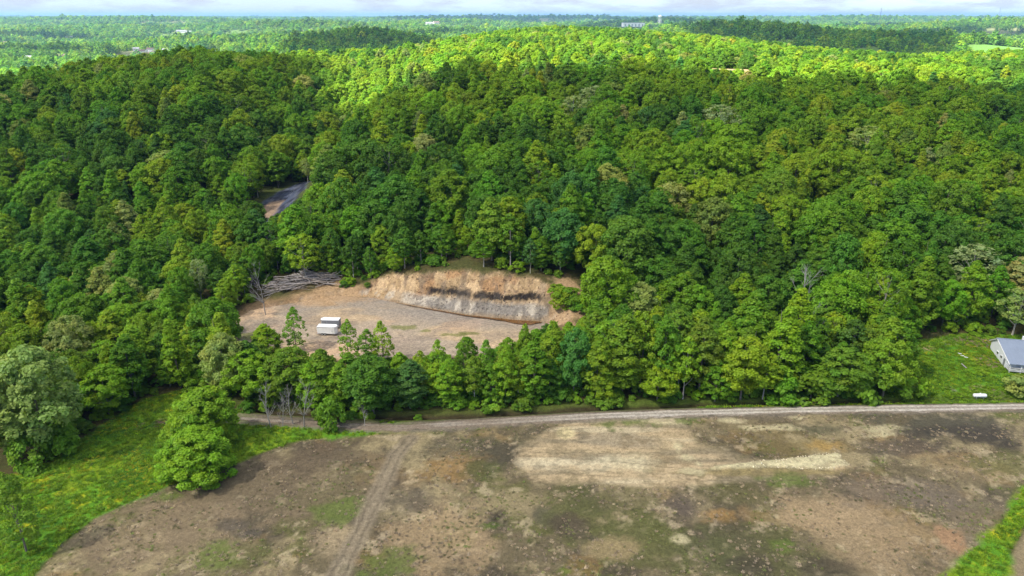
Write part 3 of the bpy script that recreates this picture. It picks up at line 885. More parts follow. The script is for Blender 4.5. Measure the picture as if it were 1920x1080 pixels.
by_base(912, 735, 638, 42, 'slim', 'mid', 'slim green tree beside the see-through tree before the pad', var=1)
by_base(793, 738, 658, 44, 'slim', 'fresh', 'small pointed tree at the front rim of the pad, left of a taller pair')
by_base(985, 720, 606, 38, 'tall', 'fresh', 'narrow tree before the right end of the rusty puddle')
by_base(1035, 728, 600, 54, 'tall', 'fresh', 'pale green loose tree before the right end of the cut bank')
by_base(700, 778, 668, 100, 'round', 'deep', 'broad dark green tree by the lane below the white trailers')
by_base(612, 762, 655, 66, 'tall', 'mid', 'leafy tree in the roadside belt left of the broad dark tree')
by_base(548, 752, 655, 84, 'round', 'mid', 'rounded tree in the roadside belt behind the bare grey trunks')
by_base(470, 752, 662, 90, 'round', 'fresh', 'rounded green tree above the bare grey trunks at the lane end')
by_base(428, 742, 628, 78, 'dome', 'pale', 'pale grey-green tree at the left corner of the pad')
by_base(660, 740, 660, 60, 'tall', 'mid'); by_base(590, 775, 680, 52, 'tall', 'fresh'); by_base(640, 770, 680, 50, 'edge', 'fresh'); by_base(515, 758, 670, 54, 'tall', 'mid'); by_base(625, 800, 745, 50, 'bush', 'mid', 'low dark bush on the meadow edge at the end of the lane', name='bush', cat='bush')
by_base(760, 758, 684, 50, 'tall', 'deep'); by_base(770, 765, 676, 66, 'tall', 'bluish'); by_base(842, 760, 672, 52, 'tall', 'fresh'); by_base(890, 757, 668, 50, 'edge', 'mid'); by_base(948, 757, 648, 52, 'tall', 'fresh'); by_base(818, 756, 680, 46, 'edge', 'bright'); by_base(920, 758, 680, 46, 'tall', 'mid')
by_base(1000, 752, 640, 62, 'tall', 'mid'); by_base(1030, 745, 672, 50, 'tall', 'deep'); by_base(972, 752, 668, 48, 'edge', 'bright')
by_base(1075, 742, 618, 66, 'round', 'bluish', 'bluish dark green tree below the right end of the cut bank')
by_base(1118, 748, 630, 58, 'tall', 'fresh'); by_base(1165, 740, 590, 80, 'tall', 'mid'); by_base(1200, 735, 585, 66, 'tall', 'fresh'); by_base(1240, 740, 590, 66, 'tall', 'mid')
by_base(1232, 750, 678, 76, 'round', 'bright', 'low bright green roadside tree with spreading leaves midway along the lane'); by_base(1310, 738, 595, 66, 'tall', 'olive', 'olive pointed tree in the roadside belt left of the rounded bright one')
by_base(1388, 748, 634, 92, 'round', 'bright', 'rounded bright green tree in the middle of the roadside belt')
by_base(1452, 735, 572, 100, 'poplar', 'fresh', 'tall conical yellow-green tree rising above the roadside belt', var=0)
by_base(1398, 700, 548, 80, 'tall', 'mid', 'tall oval tree behind the rounded bright roadside tree')
by_base(1480, 700, 540, 84, 'poplar', 'bright', 'yellow-green spire-topped tree next to the grey dead snag', var=1)
by_base(1570, 742, 655, 96, 'round', 'olive', 'olive grey-green tree below the grey dead snag'); by_base(1520, 745, 690, 80, 'bush', 'mid', name='bush', cat='bush'); by_base(1455, 748, 700, 80, 'bush', 'mid', name='bush', cat='bush')
by_base(1655, 742, 636, 96, 'round', 'fresh', 'rounded tree at the right end of the roadside belt beside the lawn')
by_base(1695, 738, 684, 70, 'bush', 'fresh', 'leafy bush at the lawn edge right of the roadside belt', name='bush', cat='bush'); by_base(1615, 742, 680, 76, 'bush', 'olive', name='bush', cat='bush')
by_base(1340, 752, 675, 56, 'tall', 'mid'); by_base(1130, 752, 690, 50, 'tall', 'fresh'); by_base(1500, 720, 600, 60, 'tall', 'mid'); by_base(1280, 748, 630, 54, 'edge', 'fresh'); by_base(1350, 735, 600, 56, 'tall', 'fresh'); by_base(1430, 748, 660, 56, 'edge', 'bright')
by_base(1908, 735, 706, 46, 'bush', 'pale', 'pale green shrub on the lawn in front of the house', name='shrub', cat='shrub')
# green mound right of the cut bank
for k_, (a_, b_) in enumerate(((1052, 566), (1078, 574), (1100, 570), (1068, 560), (1046, 554), (1090, 582))):
    by_base(a_, b_, b_ - 20, 34, 'bush', ('fresh', 'mid')[k_ % 2], z0=9, name='bush', cat='bush')
# conspicuous crowns on the hillsides
by_top(315, 283, 17, 80, 'dome', 'pale', 'pale yellow-green tree standing out in the dark woods of the left slope')
by_top(462, 244, 17, 48, 'airy', 'silver', 'whitish green tree up the side valley above the coal-dust strip')
by_top(552, 262, 15, 34, 'airy', 'silver', 'small silvery tree at the head of the coal-dust strip')
by_top(573, 296, 12, 26, 'airy', 'pale', 'small pale tree right above the coal-dust strip')
by_top(366, 486, 15, 40, 'airy', 'silver', 'silvery tree in the woods left of the log pile')
by_top(1358, 196, 20, 76, 'airy', 'silver', 'large pale airy tree high on the central hillside')
by_top(1632, 236, 20, 78, 'airy', 'pale', 'large pale airy tree high on the right hillside')
by_top(1118, 160, 18, 60, 'airy', 'silver', 'pale whitish tree just below the sunlit part of the hill')
by_top(1840, 460, 18, 90, 'airy', 'silver', 'silver-leaved tree on the slope above the house')
by_base(1898, 628, 540, 80, 'airy', 'pale', 'pale tree directly behind the house at the right edge')
by_top(1372, 258, 24, 110, 'dome', 'fresh', 'very large domed green tree on the right of the central hillside')
by_top(1565, 365, 20, 110, 'dome', 'mid', 'large domed tree halfway up the right hillside')
by_top(1690, 412, 19, 100, 'dome', 'mid', 'broad tree with pale leaf tips halfway down the right hillside')
by_top(905, 365, 17, 74, 'dome', 'deep', 'dark green tree in the woods directly above the cut bank')
by_top(1000, 372, 17, 80, 'dome', 'bluish', 'bluish dark tree in the woods above the right part of the cut bank')
by_top(985, 118, 17, 42, 'round', 'deep', 'single dark tree at the edge of the sunlit woods')
by_top(565, 440, 16, 66, 'airy', 'bright', 'bright tree with spreading pale limbs behind the log pile')
DEADT = [(498, 590, 470, 'tall grey leafless tree beside the log pile', 0), (1518, 700, 548, 'grey leafless snag rising out of the roadside belt', 0), (1492, 640, 470, 'pale leafless tree on the lower right hillside', 1),
         (508, 800, 705, 'thin bare grey tree at the end of the lane, leftmost of a clump', 1), (530, 800, 730, 'short bare grey tree between two taller ones at the lane end', 2),
         (570, 800, 690, 'tallest bare white-barked tree at the lane end', 0), (550, 795, 712, 'bare grey tree just left of the tallest white-barked one', 1), (684, 800, 742, 'small bare grey tree standing alone on the lane verge', 2),
         (905, 470, 415, 'grey leafless tree in the woods above the cut bank', 2), (380, 700, 640, 'grey twiggy tree at the wood edge left of the pad', 2)]

# ------------------------------------------------------------------ the woods
noT = []
def keepout(poly, pad): noT.append((poly, pad))
keepout(FIELD, 1.5); keepout(MEADOW, 1.0); keepout(YARD, .5); keepout(CORNER, 1); keepout(PAD, 2.0)
GRV2 = [(x, y) for x, y in GRAVEL] 
cg = np.array(GRAVEL)
GCOR = [(cg[:, 0].min() - 1, cg[:, 1].min() - 34), (cg[:, 0].max() - 12, cg[:, 1].min() - 34), (cg[:, 0].max() + 2, cg[:, 1].max() - 30), (cg[:, 0].max() + 3, cg[:, 1].max() + 2), (cg[:, 0].max() - 6, cg[:, 1].max() + 3), (cg[:, 0].min() - 2, cg[:, 1].min() + 12)]
keepout(GRAVEL, 2.0)
keepout(gpoly([(1030, 566), (1075, 540), (1118, 556), (1100, 612), (1040, 625)], 8), 0)
LOGP = drop(566, 534, 6)
HOUSE_BOX = [(126, 166), (175, 166), (175, 190), (126, 190)]
keepout(HOUSE_BOX, 2)

def jgrid(x0, x1, y0, y1, sp, seed):
    rng = np.random.default_rng(seed)
    xs, ys = np.meshgrid(np.arange(x0, x1, sp), np.arange(y0, y1, sp))
    xs = xs + (np.arange(xs.shape[0]) % 2)[:, None] * sp / 2
    return (xs + rng.uniform(-.42, .42, xs.shape) * sp).ravel(), (ys + rng.uniform(-.42, .42, ys.shape) * sp).ravel(), rng

def allowed(x, y, margin=0.0, dit=2.6):
    ok = np.ones(len(x), bool)
    for poly, pad in noT:
        ok &= poly_sdf(x, y, poly) > pad + margin
    ok &= line_dist(x, y, ROAD) > 3.2
    ok &= line_dist(x, y, DITCH) > dit
    ok &= ~((y < line_road_y(x) + 1.5) & (x > -60))
    for (cx, cy_, ra, rb, h) in SPOIL:
        ok &= np.hypot((x - cx) / (ra + 3), (y - cy_ + 4) / (rb + 8)) > 1.05
    ok &= np.hypot((x - HAY[0]) / HAY[2], (y - HAY[1]) / HAY[3]) > 1
    # nothing grows on the fresh cut face or under the log pile
    ok &= ~((np.abs(x + 14) < 27) & (y > 195) & (y < np.interp(x, [-44, -31, -14, 5, 14], [221, 219, 216, 209, 205]) - 0.5))
    ok &= np.hypot((x - LOGP[0]) / 13, (y - LOGP[1] + 4) / 13) > 1
    return ok

_rx = np.array(ROAD)[::-1]
def line_road_y(x): return np.interp(x, _rx[:, 0], _rx[:, 1])

def open_view(x, y, z, h):
    """low growth only below the coal-dust strip and the spoil banks: these clearings lie open towards the field"""
    px, py, dep = project(x, y, z + h)
    lim = None
    if 478 < px < 600 and y < 350: lim = np.interp(px, [478, 488, 500, 592, 600], [404, 424, 420, 348, 340])
    if 1015 < px < 1100 and y < 200: lim = np.interp(px, [1015, 1060, 1100], [598, 606, 590])
    if 1322 < px < 1418 and 380 < y < 486: lim = 129
    if 1880 < px < 1912 and 380 < y < 496: lim = 140
    if lim is None or py >= lim: return h
    d = ray(px, lim)
    return CAMZ + d[2] * y / d[1] - z

tx, ty, rng = jgrid(-480, 520, 135, 1080, 8.0, 5)
fr = np.abs(tx) < 0.78 * ty + 25
ok = fr & allowed(tx, ty)
ok &= ~((ty < 185) & (tx > -62) & (tx < 112))            # the roadside belt is set out below
tx = tx[ok]; ty = ty[ok]
ex = np.array([(t['x'], t['y'], t['w']) for t in TREES])
dm = np.sqrt((tx[:, None] - ex[None, :, 0]) ** 2 + (ty[:, None] - ex[None, :, 1]) ** 2) - ex[None, :, 2] * .5
ok = dm.min(1) > 1.8
tx = tx[ok]; ty = ty[ok]
# thin it so that crowns keep 4 to 9 m apart
tz = ground(tx, ty)
spec = fbm(tx, ty, 55, 3, 301); spec2 = fbm(tx, ty, 30, 3, 302)
sdpad = poly_sdf(tx, ty, PAD); gcor = poly_sdf(tx, ty, GCOR)
for k in range(len(tx)):
    x, y, z = tx[k], ty[k], tz[k]
    u = rng.random(); a = spec[k] + rng.normal() * .08
    left = x < -0.29 * y - 6 and y < 700
    a += -.055 if left and y > 260 else .035
    if u < .31: kind = 'round'
    elif u < .53: kind = 'dome'
    elif u < .83: kind = 'tall'
    elif u < .92: kind = 'poplar'
    elif u < .96: kind = 'airy'
    else: kind = 'bush'
    h = {'round': 16.5, 'dome': 17, 'tall': 18.5, 'poplar': 18, 'airy': 16.5, 'bush': 6}[kind] * math.exp(rng.normal() * .19)
    h = min(h, 23 if y < 450 else 20)
    if left and y < 300: h *= .82
    if gcor[k] < 3: 
        if rng.random() < .5: continue
        kind = 'bush'; h = rng.uniform(2.5, 5)
    hm = open_view(x, y, z, h)
    if hm < 2.2: continue
    if hm < h:
        h = hm
        if h < 7: kind = 'bush'
    if sdpad[k] < 16 and y > 190 and x < 20:
        h *= .74
        if kind != 'bush' and rng.random() < .85: kind = 'edge'
    if a < .36: tn = 'deep'
    elif a < .44: tn = 'bluish' if rng.random() < .22 else 'deep'
    elif a < .54: tn = 'mid'
    elif a < .60: tn = 'olive' if rng.random() < .35 else 'mid'
    else: tn = 'fresh'
    if rng.random() < .018: tn = 'brownish'
    if rng.random() < .025: tn = 'pale'
    if rng.random() < .07: tn = 'bright'
    c = TINTS[tn] * math.exp(rng.normal() * .13) * np.exp(rng.normal(size=3) * np.array([.07, .03, .08]))
    add_tree(x, y, kind, h, c, h * rng.uniform(.52, .80) * (1 if kind in ('round', 'dome', 'airy') else .72) if kind != 'bush' else None, z=z)
    TREES[-1]['tn'] = tn
# younger trees filling the gaps
fx_g, fy_g, rng = jgrid(-470, 500, 150, 900, 10.5, 6)
ok = (np.abs(fx_g) < .78 * fy_g + 25) & allowed(fx_g, fy_g) & ~((fy_g < 190) & (fx_g > -62) & (fx_g < 112))
fx_g = fx_g[ok]; fy_g = fy_g[ok]; fz_g = ground(fx_g, fy_g)
for x, y, z in zip(fx_g, fy_g, fz_g):
    h = open_view(x, y, z, rng.uniform(8, 13.5))
    if h < 3: continue
    kind = 'bush' if h < 6 else ('tall', 'edge', 'poplar', 'round')[rng.integers(4)]
    tn = ('mid', 'fresh', 'mid', 'deep', 'bright')[rng.integers(5)]
    add_tree(x, y, kind, h, TINTS[tn] * math.exp(rng.normal() * .1), h * rng.uniform(.5, .7) if kind != 'bush' else None, z=z)
    TREES[-1]['tn'] = tn
# belt between the lane and the dig
bx, by_, rng = jgrid(-66, 114, 150, 186, 4.6, 9)
ok = allowed(bx, by_)
bx = bx[ok]; by_ = by_[ok]; bz_ = ground(bx, by_)
dm = np.sqrt((bx[:, None] - ex[None, :, 0]) ** 2 + (by_[:, None] - ex[None, :, 1]) ** 2) - ex[None, :, 2] * .40
sdb = poly_sdf(bx, by_, PAD)
for k in range(len(bx)):
    if dm[k].min() < .8: continue
    x, y = bx[k], by_[k]
    front = y - line_road_y(x)
    if x < 16:
        h = rng.uniform(5, 9.5)
        if sdb[k] < 5: h = rng.uniform(1.8, 4)
    else:
        h = rng.uniform(10, 17) if front > 10 else rng.uniform(6, 12)
    h = open_view(x, y, bz_[k], h)
    if h < 1.5: continue
    kind = 'bush' if h < 6.5 else ('tall', 'edge', 'edge', 'poplar', 'tall', 'airy')[rng.integers(6)]
    tn = ('mid', 'fresh', 'deep', 'mid', 'olive', 'bright')[rng.integers(6)]
    add_tree(x, y, kind, h, TINTS[tn] * math.exp(rng.normal() * .12) * np.exp(rng.normal(size=3) * np.array([.08, .04, .1])), h * rng.uniform(.45, .62) if kind != 'bush' else h * rng.uniform(1.0, 1.3),
             name='bush' if kind == 'bush' else None, cat='bush' if kind == 'bush' else 'tree')
    TREES[-1]['tn'] = tn
# underwood along the edges of the woods
ux, uy, rng = jgrid(-330, 330, 140, 300, 3.3, 12)
ok = (np.abs(ux) < .78 * uy + 20) & allowed(ux, uy, 0, .7) & (rng.random(len(ux)) < np.where(uy < 172, .95, .7))
ux = ux[ok]; uy = uy[ok]; uz = ground(ux, uy)
UNDER = [(x, y, z, rng.uniform(.3, .85), rng.integers(3), TINTS[('mid', 'fresh', 'deep', 'olive')[rng.integers(4)]] * math.exp(rng.normal() * .15)) for x, y, z in zip(ux, uy, uz)]
print('trees', len(TREES), 'under', len(UNDER))

# ------------------------------------------------------------------ stuff: geometry-node scatter of whole plants
def hidden_collection(name, meshes):
    c = bpy.data.collections.new(name)
    for i, m in enumerate(meshes):
        o = bpy.data.objects.new('%s_%02d' % (name, i), m); c.objects.link(o)
    return c

def scatter(name, P, rot, scl, idx, tint, coll, label):
    me = bpy.data.meshes.new(name)
    P = np.asarray(P, np.float32); n = len(P)
    me.vertices.add(n); me.vertices.foreach_set('co', P.ravel())
    a = me.attributes.new('s_rot', 'FLOAT_VECTOR', 'POINT'); a.data.foreach_set('vector', np.asarray(rot, np.float32).ravel())
    a = me.attributes.new('s_scl', 'FLOAT_VECTOR', 'POINT'); a.data.foreach_set('vector', np.asarray(scl, np.float32).ravel())
    a = me.attributes.new('s_idx', 'INT', 'POINT'); a.data.foreach_set('value', np.asarray(idx, np.int32))
    t4 = np.ones((n, 4), np.float32); t4[:, :3] = tint
    a = me.attributes.new('tint', 'FLOAT_COLOR', 'POINT'); a.data.foreach_set('color', t4.ravel())
    ob = link(bpy.data.objects.new(name, me))
    ng = bpy.data.node_groups.new(name, 'GeometryNodeTree')
    ng.interface.new_socket('Geometry', in_out='INPUT', socket_type='NodeSocketGeometry')
    ng.interface.new_socket('Geometry', in_out='OUTPUT', socket_type='NodeSocketGeometry')
    gi = ng.nodes.new('NodeGroupInput'); go = ng.nodes.new('NodeGroupOutput')
    ip = ng.nodes.new('GeometryNodeInstanceOnPoints'); ci = ng.nodes.new('GeometryNodeCollectionInfo')
    ci.inputs['Collection'].default_value = coll
    ci.inputs['Separate Children'].default_value = True; ci.inputs['Reset Children'].default_value = True
    def na(nm, dt):
        q = ng.nodes.new('GeometryNodeInputNamedAttribute'); q.data_type = dt; q.inputs['Name'].default_value = nm; return q.outputs['Attribute']
    ip.inputs['Pick Instance'].default_value = True
    ng.links.new(gi.outputs[0], ip.inputs['Points']); ng.links.new(ci.outputs[0], ip.inputs['Instance'])
    ng.links.new(na('s_idx', 'INT'), ip.inputs['Instance Index'])
    e2r = ng.nodes.new('FunctionNodeEulerToRotation'); ng.links.new(na('s_rot', 'FLOAT_VECTOR'), e2r.inputs[0])
    ng.links.new(e2r.outputs[0], ip.inputs['Rotation'])
    ng.links.new(na('s_scl', 'FLOAT_VECTOR'), ip.inputs['Scale'])
    ng.links.new(ip.outputs[0], go.inputs[0])
    md = ob.modifiers.new('scatter', 'NODES'); md.node_group = ng
    tag(ob, label, kind='stuff')
    return ob

flat = []; offs = {}
for kname, lst in KINDS.items():
    offs[kname] = len(flat)
    flat += [v[2] for v in lst]
TREE_COLL = hidden_collection('tree_kind', flat)

# pick the 300 trees that show largest
def score(t):
    px, py, dep = project(t['x'], t['y'], t['z'] + t['h'] * .8)
    if px < -15 or px > 1935 or py > 1090: return 0
    return math.sqrt(t['h'] * max(t['w'], 1)) / dep * (100 if t['label'] else 1)
TREES.sort(key=score, reverse=True)
NEAR = TREES[:300]; REST = TREES[300:]
def kind_index(t): return offs[t['kind']] + t['var']
def tree_stuff(name, lst, label):
    scatter(name, [(t['x'], t['y'], t['z'] - .15) for t in lst], [(0, 0, t['rot']) for t in lst], [(t['s'], t['s'], t['sz']) for t in lst],
            [kind_index(t) for t in lst], np.array([t['tint'] for t in lst]), TREE_COLL, label)
tree_stuff('forest', REST, 'dense green broadleaf woods covering the hill and its side valleys')
b0 = offs['bush']
scatter('underwood', [(u[0], u[1], u[2] - .1) for u in UNDER], [(0, 0, random.uniform(0, 6.28)) for u in UNDER], [(u[3] * .95, u[3] * .95, u[3] * .8) for u in UNDER],
        [b0 + int(u[4]) for u in UNDER], np.array([u[5] for u in UNDER]), TREE_COLL, 'low leafy undergrowth along the edges of the woods')

# --- labels that single a tree out: look, then the nearest thing one can find
LANDMARKS = [('the white trailers', 615, 615), ('the log pile', 566, 534), ('the cut bank', 880, 530), ('the house', 1895, 660), ('the coal-dust strip', 535, 385),
             ('the grey snag', 1520, 600), ('the field-edge trees', 378, 790), ('the large silvery tree', 85, 730), ('the silver-leaved tree', 1840, 490),
             ('the largest domed tree', 1372, 290), ('the pale slope tree', 315, 310), ('the bright lane tree', 1388, 690), ('the tall conical tree', 1452, 620),
             ('the broad dark lane tree', 700, 720), ('the bluish dark tree', 1075, 660), ('the lawn', 1760, 660), ('the pale leafless tree', 1492, 500), ('the whitish valley tree', 462, 262),
             ('the rusty puddle', 960, 603), ('the silvery log-side tree', 366, 500)]
LOOKK = {'round': 'rounded', 'dome': 'domed', 'tall': 'tall oval', 'poplar': 'pointed', 'slim': 'slim', 'edge': 'slender', 'airy': 'loose airy', 'bush': 'bushy', 'globe': 'globe-shaped'}
LOOKT = {'mid': 'mid green', 'deep': 'dark green', 'fresh': 'light green', 'olive': 'olive green', 'bluish': 'bluish green', 'pale': 'pale green', 'silver': 'silvery', 'brownish': 'brownish green', 'bright': 'bright yellow-green'}
buckets = {}
for t in NEAR:
    px, py, _ = project(t['x'], t['y'], t['z'] + t['h'] * .6)
    t['px'] = float(px); t['py'] = float(py)
    if t['label']: continue
    nm, lx, ly = min(LANDMARKS, key=lambda l: math.hypot(l[1] - px, l[2] - py))
    dx, dy = px - lx, py - ly
    rel = ('left of' if dx < 0 else 'right of') if abs(dx) > abs(dy) else ('just uphill of' if dy < 0 else 'in front of')
    ring = '' if math.hypot(dx, dy) < 90 else 'far '
    if rel == 'just uphill of' and ring: ring = ''
    if 'tn' not in t:
        t['tn'] = min(TINTS, key=lambda k: np.abs(TINTS[k] - t['tint']).sum())
    what = 'bush' if t['kind'] == 'bush' else 'tree'
    look = LOOKT[t['tn']].replace('bright yellow-green', 'bright green') + ((' ' + LOOKK[t['kind']]) if what == 'tree' else '')
    buckets.setdefault((look, what, ring + rel, nm), []).append(t)
ORD = ['leftmost', 'second from left', 'third from left', 'fourth from left', 'fifth from left', 'sixth from left', 'seventh from left', 'eighth from left']
for (look, what, rel, nm), lst in buckets.items():
    lst.sort(key=lambda t: t['px'])
    for i, t in enumerate(lst):
        if len(lst) == 1: t['label'] = '%s %s %s %s' % (look, what, rel, nm)
        elif len(lst) <= 8: t['label'] = '%s %s %s %s, %s' % (look.replace('yellow-', ''), what, rel, nm, ORD[i])
        else:
            t['label'] = '%s %s among several alike %s %s' % (look, what, rel, nm); t['group'] = '%s %ss %s %s' % (look, what, rel, nm)
for t in NEAR:
    nm = t['name'] or ('bush' if t['kind'] == 'bush' else 'broadleaf_tree')
    cm, tm = KINDS[t['kind']][t['var']][:2]
    r = bpy.data.objects.new(nm, None); r.location = (t['x'], t['y'], t['z'] - .1); r.rotation_euler = (0, 0, t['rot']); r.scale = (t['s'], t['s'], t['sz'])
    link(r)
    tag(r, t['label'], 'bush' if nm in ('bush', 'shrub') else 'tree', t['group'] or ('bushes at the edge of the woods' if nm in ('bush', 'shrub') else 'trees of the near woods'))
    c = link(bpy.data.objects.new('crown', cm), r); c['tint'] = [float(v) for v in t['tint']] 
    link(bpy.data.objects.new('trunk', tm), r)

for (px, pb, pt, lab, v) in DEADT:
    x, y, z = drop(px, pb, 2)
    d = ray(px, pt); h = CAMZ + d[2] * y / d[1] - z
    me, H = DEAD[v]
    o = bpy.data.objects.new('dead_tree', me); o.location = (x, y, z); k = h / H; o.scale = (k * .9, k * .9, k); o.rotation_euler = (0, 0, random.uniform(0, 6))
    tag(link(o), lab, 'tree', 'bare grey trees')

# ------------------------------------------------------------------ far country: houses first, then woods around them
m_white = mat_plain('white_paint', (0.78, 0.78, 0.77), 0.55, 0.06, .6)
m_roofgrey = mat_plain('grey_roof', (0.20, 0.21, 0.23), 0.6, 0.12, .8)
m_roofbrown = mat_plain('brown_roof', (0.16, 0.11, 0.09), 0.8, 0.15, .8)
m_brick = mat_plain('brick_wall', (0.32, 0.18, 0.13), 0.85, 0.15, 1.5)
m_glass = mat_plain('dark_window', (0.03, 0.035, 0.04), 0.15, 0.1, 2)
m_steel = mat_plain('grey_steel', (0.35, 0.36, 0.37), 0.45, 0.12, 2, .6)

def far_point(px, py, lift=4.0):
    d = ray(px, py); t = np.concatenate([np.arange(650, 3000, 6.), np.arange(3000, 16000, 25.)])
    x = d[0] * t; y = d[1] * t; z = CAMZ + d[2] * t
    g = ground(x, y)
    hit = z <= g + lift
    k = np.argmax(hit) if hit.any() else -1
    return float(x[k]), float(y[k]), float(g[k])

def house_mesh(L, W, H, roof):
    w = MB().box((0, 0, H / 2), (L, W, H))
    for s in (-1, 1):
        w.poly([(s * L / 2, -W / 2, H), (s * L / 2, W / 2, H), (s * L / 2, 0, H + W * .32)], .05, (-s, 0, 0))
    r = MB()
    for s in (-1, 1):
        r.poly([(-L / 2 - .5, s * (W / 2 + .5), H - .2), (L / 2 + .5, s * (W / 2 + .5), H - .2), (L / 2 + .5, 0, H + W * .32 + .05), (-L / 2 - .5, 0, H + W * .32 + .05)], .25, (0, 0, 1))
    g = MB()
    for x in (-.3, 0.0, .3):
        g.box((x * L, -W / 2 - .02, H * .55), (1.3, .12, 1.3))
    return w, r, g
FARCLEAR = []
HOUSES = [(268, 98, 'white house at the front of the distant village cluster', 14, 'w'), (282, 94, 'pale house right of the front village house', 12, 'w'), (255, 93, 'white house left in the distant village cluster', 11, 'w'), (292, 99, 'small pale house right end of the village cluster', 12, 'w'),
          (278, 103, 'grey-roofed house lowest in the village cluster', 14, 'w'), (246, 86, 'lone white house above the village cluster', 12, 'w'), (219, 78, 'white house among trees left of the village cluster', 12, 'w'),
          (76, 80, 'pale house in the far left row, right end', 15, 'w'), (62, 84, 'brick house in the far left row, middle', 15, 'b'), (50, 82, 'pale house in the far left row, left end', 13, 'w'), (130, 71, 'far pale house right of the far left row', 18, 'w'), (12, 81, 'pale house at the far left edge', 14, 'w'),
          (344, 60, 'white farmhouse far behind the left ridge', 20, 'w'), (355, 61, 'white barn beside the far farmhouse', 18, 'w'), (335, 59, 'pale house left of the far farmhouse', 16, 'w'),
          (55, 109, 'grey-roofed house in the nearer left valley', 12, 'w'), (115, 106, 'brick house in the nearer left valley', 13, 'b'), (312, 96, 'low white house right below the village cluster', 13, 'w'),
          (805, 45, 'white farm buildings far beyond the centre ridge', 30, 'w'), (818, 44, 'second white farm shed far beyond the centre ridge', 24, 'w'), (975, 43, 'tiny white house on the far central plain', 26, 'w')]
for (px, py, lab, L_, kind) in HOUSES:
    x, y, z = far_point(px, py)
    FARCLEAR.append((x, y, 26 + L_))
    r = empty('far_house', (x, y, z), random.uniform(-.5, .5)); tag(r, lab, 'house', 'houses of the far countryside')
    w, rf, g = house_mesh(L_ * 1.25, L_ * .75, 5.0 + L_ * .06, None)
    w.build('wall', m_white if kind == 'w' else m_brick, r); rf.build('roof', random.choice((m_roofgrey, m_roofbrown, m_roofgrey)), r); g.build('window', m_glass, r).__setitem__('kind', 'stuff')
# long white hall
x, y, z = far_point(1187, 49); FARCLEAR.append((x, y, 140))
r = empty('white_hall', (x, y, z), .05); tag(r, 'long low white industrial hall far behind the hill', 'building')
S = y * .028
MB().box((0, 0, S * .09), (S, S * .35, S * .18)).build('wall', m_white, r); MB().box((0, 0, S * .18 + .4), (S * 1.02, S * .37, .8)).build('roof', m_roofgrey, r)
gg_ = MB()
for k in range(6): gg_.box((-S * .4 + k * S * .16, -S * .175 - .2, S * .07), (S * .06, .6, S * .1))
gg_.build('bay_doors', m_steel, r)['kind'] = 'stuff'
# water tower on the skyline
x, y, z = far_point(1237, 38, 14); FARCLEAR.append((x, y, 40))
r = empty('water_tower', (x, y, z)); tag(r, 'white water tower on legs on the far skyline', 'tower')
k = y / F
b = MB(); g = bmesh.ops.create_uvsphere(b.bm, u_segments=20, v_segments=12, radius=1.0)
bmesh.ops.transform(b.bm, matrix=Matrix.Translation((0, 0, k * 10)) @ Matrix.Diagonal((k * 3.6, k * 3.6, k * 2.6, 1)), verts=g['verts'])
b.build('tank', m_white, r, True)
for j in range(6):
    a = j * math.pi / 3
    MB().cyl((math.cos(a) * k * 3.2, math.sin(a) * k * 3.2, -2), (math.cos(a) * k * 2.8, math.sin(a) * k * 2.8, k * 9.6), k * .28).build('leg', m_white, r)
MB().cyl((0, 0, -2), (0, 0, k * 9), k * .5).build('riser_pipe', m_white, r)
# radio masts
for (px, pt, lab, D) in ((1650, 15, 'thin radio mast standing above the right skyline', 3600), (1872, 14, 'faint radio mast near the right edge of the skyline', 5600)):
    x, y, _z = at_d(px, 34, D); z = gz(x, y); top = at_d(px, pt, D)[2]
    r = empty('radio_mast', (x, y, z)); tag(r, lab, 'mast', 'radio masts on the skyline')
    b = MB(); H = top - z; w = D / F * .32
    for j in range(3):
        a = j * 2.094
        b.cyl((math.cos(a) * w, math.sin(a) * w, 0), (math.cos(a) * w, math.sin(a) * w, H), w * .42, n=5)
    for q in range(26):
        z0 = H * q / 26; a = q * 2.094
        b.cyl((math.cos(a) * w, math.sin(a) * w, z0), (math.cos(a + 2.094) * w, math.sin(a + 2.094) * w, z0 + H / 26), w * .2, n=4)
    b.build('lattice', m_steel, r)
    MB().cyl((0, 0, H), (0, 0, H * 1.05), w * .3).build('antenna', m_steel, r)

FARK = []
for s in range(6):
    kd = ('round', 'dome', 'dome', 'round', 'tall', 'dome')[s]
    V, Q, lv, ce = crown(500 + s, kd, 15, 11.5 if kd != 'tall' else 8.5, .05, 26, 2.1, 11, 1.5)
    me = np_mesh('far_tree', V, Q, [LEAF]); color_attr(me, 'leafvar', lv); FARK.append(me)
FAR_COLL = hidden_collection('far_kind', FARK)
